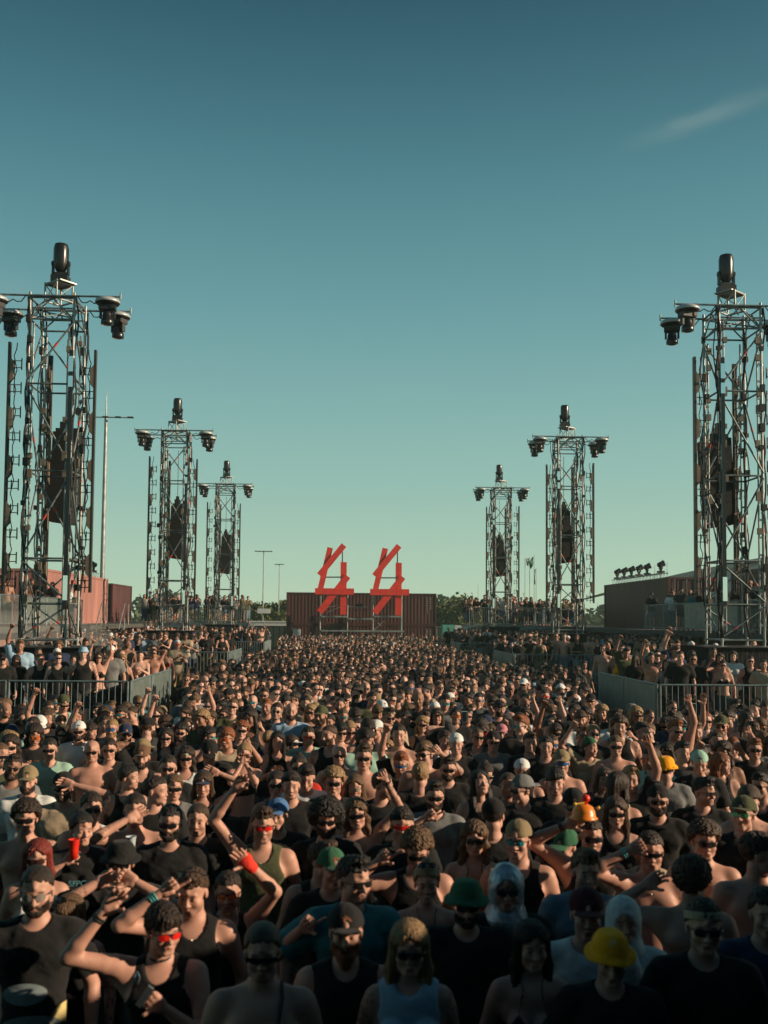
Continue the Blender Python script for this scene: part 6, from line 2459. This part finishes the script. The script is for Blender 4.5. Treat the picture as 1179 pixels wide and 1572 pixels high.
def template(r, lod, legs):
    """one whole person as arrays: V, Q, slot per vertex (0 skin 1 top 2 legs 3 hair 4 hat 5 glasses), tint, material per face"""
    k = rand_spec(r)
    k.pop('_n'); k.pop('hatn', None); k.pop('gn', None)
    arms = r.choice(ARMSETS[:6] if r.random() < (0.90 if lod < 3 else 0.95) else ARMSETS[6:])
    hd = r.choice(HEADS[:5])
    s = spec(**{**k, 'arms': arms})
    HM = head_matrix(s['sex'], *hd)
    parts = []
    bV, bQ, sk = body_mesh(s['sex'], 0.0, arms, lod)
    if not legs:
        keep = (bV[bQ, 2].min(1) > 0.85)
        bQ = bQ[keep]
    parts.append((bV, bQ, 0, np.ones((len(bV), 3)), 0))
    hV, hQ, hT = head_mesh(s['sex'], s['var'] % 3, lod, 0.0)
    parts.append((xf(hV, HM), hQ, 0, hT, 0))
    if s['hat'] in ('cap', 'backcap', 'bucket', 'beanie') and s['hair'] in ('short', 'quiff', 'fringe', 'curly'):
        s['hair'] = 'buzz'
    if s['hair'] != 'bald' and not s['hat'] in ('beanie',):
        V, Q = hair_mesh(s['hair'], lod); parts.append((xf(V, HM), Q, 3, np.ones((len(V), 3)), 2))
    if s['beard']:
        V, Q = beard_mesh(s['beard'], lod); parts.append((xf(V, HM), Q, 3, np.ones((len(V), 3)), 2))
    if s['hat']:
        V, Q = hat_mesh(s['hat'], lod); parts.append((xf(V, HM), Q, 4, np.ones((len(V), 3)), 1))
    if s['top']:
        V, Q = top_mesh(s['top'], s['sex'], 0.0, arms, lod); parts.append((V, Q, 1, np.ones((len(V), 3)), 1))
    V, Q = legs_mesh(s['bottoms'], s['sex'], 0.0, lod)
    if legs:
        parts.append((V, Q, 2, np.ones((len(V), 3)), 1))
    if s['gl']:
        V, F, MI = glasses_mesh(s['gl'], 2)
        F = [f if len(f) == 4 else (f[0], f[1], f[2], f[2]) for f in F if len(f) in (3, 4)]
        F4 = np.array([f for f in F if f[2] != f[3]])
        F3 = [f for f in F if f[2] == f[3]]
        # triangles of the lens fan become quads by pairing neighbours
        qs = []
        for i in range(0, len(F3) - 1, 2):
            a, b = F3[i], F3[i + 1]
            qs.append((a[0], b[1], a[1] if a[1] != b[2] else b[2], a[2]))
        if qs:
            F4 = np.concatenate([F4, np.array(qs)])
        parts.append((xf(V, HM), F4, 5, np.ones((len(V), 3)), 3))
    n = 0
    VV, QQ, SS, TT, MM = [], [], [], [], []
    for V, Q, sl, T, m_ in parts:
        if len(Q) == 0:
            continue
        u, inv = np.unique(Q, return_inverse=True)      # drop unused vertices
        V, T, Q = V[u], T[u], inv.reshape(Q.shape)
        VV.append(V); QQ.append(Q + n); SS.append(np.full(len(V), sl)); TT.append(T); MM.append(np.full(len(Q), m_))
        n += len(V)
    return np.concatenate(VV), np.concatenate(QQ), np.concatenate(SS), np.concatenate(TT), np.concatenate(MM)


tr = random.Random(21)
TPL = {}
for lod, legs, num in ((1, False, 22), (2, False, 18), (3, False, 20), (4, False, 16), (3, True, 16), (4, True, 10), (2, True, 8)):
    TPL[(lod, legs)] = [template(tr, lod, legs) for _ in range(num)]
BV, BQ, BT, BM = [], [], [], []
off = 0
nr = np.random.RandomState(5)
TC = [CLOTH[c] for c in ['black'] * 9 + ['dark grey', 'white', 'grey', 'grey', 'navy', 'olive', 'white', 'beige', 'teal', 'light blue', 'black', 'black', 'black']]
HC = [HAIRS[c] for c in ('black', 'dark brown', 'dark brown', 'brown', 'brown', 'black', 'light brown')]
LC = [CLOTH[c] for c in ('black', 'dark grey', 'navy', 'khaki', 'denim')]
KC = [CLOTH[c] for c in ('black', 'black', 'black', 'black', 'white', 'khaki', 'navy', 'beige', 'grey', 'dark grey')]
GC = [GLASS[c] for c in ['dark'] * 12 + ['red', 'blue', 'teal']]
for x, y, z, sc in BULK:
    lod = 1 if y < 14.5 and z == 0 else 2 if y < 23 and z == 0 else (3 if y < 44 else 4)
    if z > 0 and y < 27:
        lod = 2
    legs = z > 0
    V, Q, S, T, M_ = TPL[(lod, legs)][nr.randint(len(TPL[(lod, legs)]))]
    rz = -math.atan2(x + 1.0, y + 3.0) + nr.uniform(-.5, .5)
    if nr.rand() < 0.05:
        rz += math.pi * nr.uniform(.6, 1.4)
    c, s = math.cos(rz) * sc, math.sin(rz) * sc
    W = np.empty_like(V)
    W[:, 0] = V[:, 0] * c - V[:, 1] * s + x
    W[:, 1] = V[:, 0] * s + V[:, 1] * c + y
    W[:, 2] = V[:, 2] * sc + z
    pal = np.array([np.array(SKINS[nr.randint(7)]) * nr.uniform(.85, 1.1), TC[nr.randint(len(TC))], LC[nr.randint(len(LC))], HC[nr.randint(len(HC))],
                    KC[nr.randint(len(KC))], GC[nr.randint(len(GC))]])
    BV.append(W.astype(np.float32)); BQ.append((Q + off).astype(np.int32)); BT.append((T * pal[S]).astype(np.float32)); BM.append(M_)
    off += len(V)
print('bulk', len(BULK), 'verts', off)
me = mesh_np('crowd', np.concatenate(BV), np.concatenate(BQ), [M_SKIN, M_CLOTH, M_HAIR, M_GLOSS], True, np.concatenate(BT), np.concatenate(BM))
ob = link('crowd', me)
ob.color = (1, 1, 1, 1)
tag(ob, 'dense festival crowd filling the lane back to the far containers', 'crowd', kind='stuff')
del BV, BQ, BT, BM


# ================================================================ THINGS HELD AND WORN
def hero(px, py):
    return min(HEROES, key=lambda h: (h['px'] - px) ** 2 + (h['py'] - py) ** 2)


def palm(h, side):
    S, E, W, hp = h['sk'][side]
    u = (W - E) / np.linalg.norm(W - E)
    p = W + u * 0.085 + np.array((0, -0.035, 0))
    return h['M'] @ Vector(p)


def cup(loc, m, label, name='cup'):
    b = MB()
    b.lathe([(0.026, -0.06), (0.030, -0.0), (0.037, 0.065), (0.039, 0.068), (0.035, 0.066), (0.029, 0.0), (0.024, -0.052)], n=18)
    o = b.build(name, m, None, loc)
    tag(o, label, name)
    return o


M_REDP = mat('red plastic', (0.70, 0.03, 0.015), 0.35)
M_PALE = mat('pale blue plastic', (0.45, 0.56, 0.60), 0.35)
cup(palm(hero(124, 1268), -1) + Vector((0, -0.02, 0.045)), M_REDP, 'bright red plastic cup held by the woman with pinned dark hair')
cup(palm(hero(207, 1243), 1) + Vector((0, -0.02, 0.045)), M_PALE, 'pale plastic cup held by the man covering his face')
# phone or vape in the red glasses person's hand
h = hero(247, 1424)
b = MB(); b.box((0, 0, 0), (0.028, 0.015, 0.10), M=Matrix.Rotation(R(35), 3, 'Y')); b.lathe([(0.008, 0.0), (0.016, 0.03), (0.006, 0.055)], c=(-0.035, 0, 0.055), n=8)
tag(b.build('lighter', mat('pale metal', (0.5, 0.55, 0.55), 0.3, 0.6), None, palm(h, 1) + Vector((-0.02, -0.03, 0.03))), 'small pale lighter held by the person in red sunglasses and choker', 'lighter')
# red glove hand
h = hero(350, 1368)
S, E, W, hp = h['sk'][1]
u = (W - E) / np.linalg.norm(W - E)
gv = Vol(W - 0.16, W + 0.22, 0.0055)
hv, hq = hand_mesh(hp, 0, False)
p0 = W - u * 0.02
gv.prim(('rc', p0, W + u * 0.02, 0.036, 0.036, 0.01))
gv.prim(('el', W + u * 0.055, np.array((0.048, 0.03, 0.05)), 0.02))
V, Q = gv.mesh()
g = link('glove', bm_(('glove',), 'glove', V, Q, M_CLOTH), h['obj'])
g.color = (0.75, 0.05, 0.03, 1)
# toy helmet : orange shell, red beacon, yellow knobs
h = hero(905, 1283)
hl = palm(h, -1) + Vector((0.035, 0.0, 0.045))
o = empty('toy_helmet', hl)
o.scale = (0.66, 0.66, 0.66)
tag(o, 'orange toy helmet with a red propeller top held up by the square sunglasses man', 'toy helmet')
b = MB(); b.lathe([(0.135, -0.05), (0.14, -0.045), (0.118, -0.03), (0.112, 0.02), (0.09, 0.065), (0.05, 0.088), (0.01, 0.093)], n=24); b.build('shell', M_ORANGE, o)
b = MB(); b.lathe([(0.018, 0.09), (0.02, 0.115), (0.04, 0.125), (0.045, 0.155), (0.03, 0.18), (0.01, 0.185)], c=(0.02, 0, 0), n=14); b.build('beacon', M_REDP, o)
b = MB(); b.tube((-0.10, -0.05, 0.10), (0.0, -0.03, 0.11), 0.008, 6); b.lathe([(0.005, -0.018), (0.02, 0.0), (0.005, 0.018)], c=(0.14, -0.03, 0.06), n=10)
b.lathe([(0.005, -0.018), (0.02, 0.0), (0.005, 0.018)], c=(-0.10, -0.05, 0.10), n=10); b.build('knobs', mat('yellow plastic', (0.8, 0.5, 0.03), 0.35), o)
# phones held up in the middle of the crowd
for px, py, Y, lab in ((1065, 1087, 15.2, 'pale phone held up just below the right barrier'), (713, 1100, 13.8, 'white striped phone case held up in mid crowd right of centre')):
    p = at(px, py, Y)
    near = min(PEOPLE, key=lambda q: math.hypot(q['x'] - p.x, q['y'] - Y))
    b = MB(); b.box((0, 0, 0), (0.075, 0.009, 0.15)); b.box((0.0, -0.006, 0.0), (0.066, 0.004, 0.135), mi=1)
    tag(b.build('phone', [M_PALE, M_LENS], None, p), lab, 'phone')


def bracelet(h, side, col, r=0.031, n=1, back=0.03):
    S, E, W, hp = h['sk'][side]
    u = (W - E) / np.linalg.norm(W - E)
    b = MB()
    for k in range(n):
        c = W - u * (back + 0.014 * k)
        Mx = Vector(u).to_track_quat('Z', 'Y').to_matrix()
        P = [Vector(c) + Mx @ Vector((r * math.cos(t), r * math.sin(t), 0)) for t in [2 * math.pi * i / 16 for i in range(17)]]
        b.path(P, 0.0048, 5)
    o = b.build('wristband', col, h['obj'])


M_BRB = mat('wristband black', (0.012, 0.012, 0.012), 0.6)
M_BRT = mat('wristband teal', (0.05, 0.35, 0.36), 0.6)
M_STEELN = mat('necklace metal', (0.6, 0.55, 0.45), 0.3, 0.9)
bracelet(hero(247, 1424), -1, M_BRB, n=2)
bracelet(hero(905, 1283), -1, M_BRB, n=2)
bracelet(hero(298, 1365), -1, M_BRT, n=3)
bracelet(hero(549, 1245), 1, M_BRB)
bracelet(hero(998, 1306), -1, M_BRT, n=2)


def necklace(h, m, r=0.068, drop=0.05, zc=1.515, th=0.0032):
    b = MB()
    P = []
    n = 26
    for i in range(n + 1):
        t = 2 * math.pi * i / n
        x = r * math.sin(t)
        f = (1 + math.cos(t)) / 2        # 1 in front
        P.append((x, 0.03 - (r + 0.012 + drop * 0.55) * math.cos(t) * (1 if math.cos(t) > 0 else 0.75), zc - drop * f ** 2))
    b.path(P, th, 5)
    b.build('necklace', m, h['obj'])


necklace(hero(247, 1424), M_BRB, r=0.058, drop=0.012, zc=1.525, th=0.0065)
for q in ((298, 1365), (403, 1266), (1080, 1290), (998, 1306)):
    necklace(hero(*q), M_STEELN, drop=0.085, zc=1.50)


def patch_on(h, pts, z0, m, name, dy=0.0, yf=None):
    """flat shape laid on the chest: pts in body x, z ; y found on the garment's front"""
    top = [c for c in h['obj'].children if c.name.split('.')[0] in ('tshirt', 'tank_top', 'vest', 'jacket')]
    if not top:
        return
    me = top[0].data
    co = np.empty(len(me.vertices) * 3, dtype=np.float32)
    me.vertices.foreach_get('co', co)
    co = co.reshape(-1, 3)

    def front(x, z):
        d = (co[:, 0] - x) ** 2 + (co[:, 2] - z) ** 2
        q = co[d < 0.03 ** 2]
        return (q[:, 1].min() if len(q) else -0.13) - 0.004
    V, F = [], []
    cx = sum(p[0] for p in pts) / len(pts); cz = sum(p[1] for p in pts) / len(pts)
    n = len(pts)
    K = 5
    V.append((cx, front(cx, cz), cz))
    for k in range(1, K + 1):
        for x, z in pts:
            xx, zz_ = cx + (x - cx) * k / K, cz + (z - cz) * k / K
            V.append((xx, front(xx, zz_), zz_))
    for i in range(n):
        F.append((0, 1 + i, 1 + (i + 1) % n))
        for k in range(K - 1):
            a = 1 + k * n
            F.append((a + i, a + n + i, a + n + (i + 1) % n, a + (i + 1) % n))
    b = MB(); b.add(V, F, 0, True)
    b.build(name, m, h['obj'])


def oval(cx, cz, rx, rz, n=28, t0=0, t1=2 * math.pi):
    return [(cx + rx * math.cos(t0 + (t1 - t0) * i / n), cz + rz * math.sin(t0 + (t1 - t0) * i / n)) for i in range(n)]


h = hero(57, 1365)
M_PR1 = mat('grey blue shirt print', (0.20, 0.26, 0.28), 0.9)
M_PR2 = mat('yellow shirt print', (0.60, 0.50, 0.22), 0.9)
patch_on(h, oval(-0.03, 1.19, 0.105, 0.052), 0, M_PR1, 'shirt_print')
patch_on(h, oval(0.0, 1.03, 0.14, 0.06), 0, M_PR1, 'shirt_print')
patch_on(h, oval(0.16, 1.03, 0.075, 0.10, 16, math.pi * 0.5, math.pi) + [(0.16, 1.03)], 0, M_PR2, 'shirt_print')


def text_on(h, txt, size, loc, rx, m, name='lettering', parent_child=None):
    cu = bpy.data.curves.new(name, 'FONT')
    cu.body = txt
    cu.size = size
    cu.extrude = 0.0012
    cu.align_x = 'CENTER'
    o = bpy.data.objects.new(name + '_tmp', cu)
    COL.objects.link(o)
    dg = bpy.context.evaluated_depsgraph_get()
    me = bpy.data.meshes.new_from_object(o.evaluated_get(dg))
    bpy.data.objects.remove(o)
    me.materials.clear(); me.materials.append(m)
    n = link(name, me, h)
    n.matrix_local = Matrix.Translation(loc) @ Matrix.Rotation(rx, 4, 'X')
    return n


M_INKT = mat('teal ink', (0.10, 0.30, 0.36), 0.8)
M_INKW = mat('white ink', (0.6, 0.64, 0.62), 0.8)
text_on(hero(124, 1268)['obj'], 'SFPC', 0.055, (0.0, -0.158, 1.285), R(90), M_INKT)
text_on(hero(936, 1466)['obj'], 'P', 0.05, (0.0, -0.128, 1.735), R(80), M_INKW)
b = MB(); b.box((0.11, -0.145, 1.20), (0.022, 0.006, 0.045)); b.build('chest_badge', M_INKW, hero(531, 1430)['obj'])
# shoulder stripes
h = hero(43, 1197)
S, E, W, hp = h['sk'][1]
for sd in (-1, 1):
    S, E, W, hp = h['sk'][sd]
    u = (E - S) / np.linalg.norm(E - S)
    for k in range(3):
        b = MB()
        off = (k - 1) * 0.022
        P = []
        for i in range(9):
            t = i / 8
            if t < .3:
                c = np.array((sd * (0.07 + 0.115 * t / .3), 0.01 + off, 1.505 - 0.012 * t / .3))
            else:
                q = (t - .3) / .7
                c = S + u * (0.20 * q) + np.array((sd * 0.078 * (0.55 + 0.45 * min(1, q * 2.5)), off, 0.062 * (1 - min(1, q * 2.2))))
            P.append(c)
        b.path(P, 0.006, 5)
        b.build('sleeve_stripe', mat('blue stripe', (0.02, 0.07, 0.16), 0.8), h['obj'])
# white edging of the basketball vest : a badge each side

# the thin strap across the shaved man's chest, camera strap style
h = hero(403, 1458)
b = MB()
b.path([(0.085, 0.02, 1.515), (0.09, -0.055, 1.475), (0.075, -0.115, 1.40), (0.07, -0.142, 1.33), (0.062, -0.135, 1.25), (0.058, -0.125, 1.12), (0.05, -0.125, 1.02)], 0.008, 6)
b.build('strap', M_BRB, h['obj'])


# ---------------------------------------------------------------- the air
hm = bpy.data.materials.new('haze')
hm.use_nodes = True
hn, hl_ = hm.node_tree.nodes, hm.node_tree.links
hn.clear()
ho = hn.new('ShaderNodeOutputMaterial')
pv = hn.new('ShaderNodeVolumePrincipled')
pv.inputs['Color'].default_value = (0.66, 0.90, 0.80, 1)
pv.inputs['Density'].default_value = 0.0008
pv.inputs['Anisotropy'].default_value = 0.3
hl_.new(pv.outputs[0], ho.inputs['Volume'])
m = MB(); m.box((0, 120, 14.0), (340, 270, 30))
hz = m.build('haze', hm)
tag(hz, 'thin evening haze over the whole festival ground', 'haze', kind='stuff')

# pale stage smoke drifting at the foot of the nearest left tower
sm = bpy.data.materials.new('stage smoke')
sm.use_nodes = True
sn, sl = sm.node_tree.nodes, sm.node_tree.links
sn.clear()
so = sn.new('ShaderNodeOutputMaterial')
sv = sn.new('ShaderNodeVolumePrincipled')
sv.inputs['Color'].default_value = (0.9, 0.92, 0.9, 1)
sv.inputs['Density'].default_value = 0.09
sl.new(sv.outputs[0], so.inputs['Volume'])
c = at(40, 966, 30.0)
m = MB()
m.lathe([(0.3 , -1.0), (1.6, -0.9), (2.6, -0.5), (3.1, 0.1), (2.7, 0.5), (1.7, 0.9), (0.3, 1.1)], c=(0, 0, 0), n=20)
o = m.build('smoke', sm)
o.location = (c.x - 0.6, 30.0, 2.2)
o.scale = (1.15, 0.9, 0.95)
tag(o, 'pale stage smoke drifting behind the nearest left tower', 'smoke', kind='stuff')
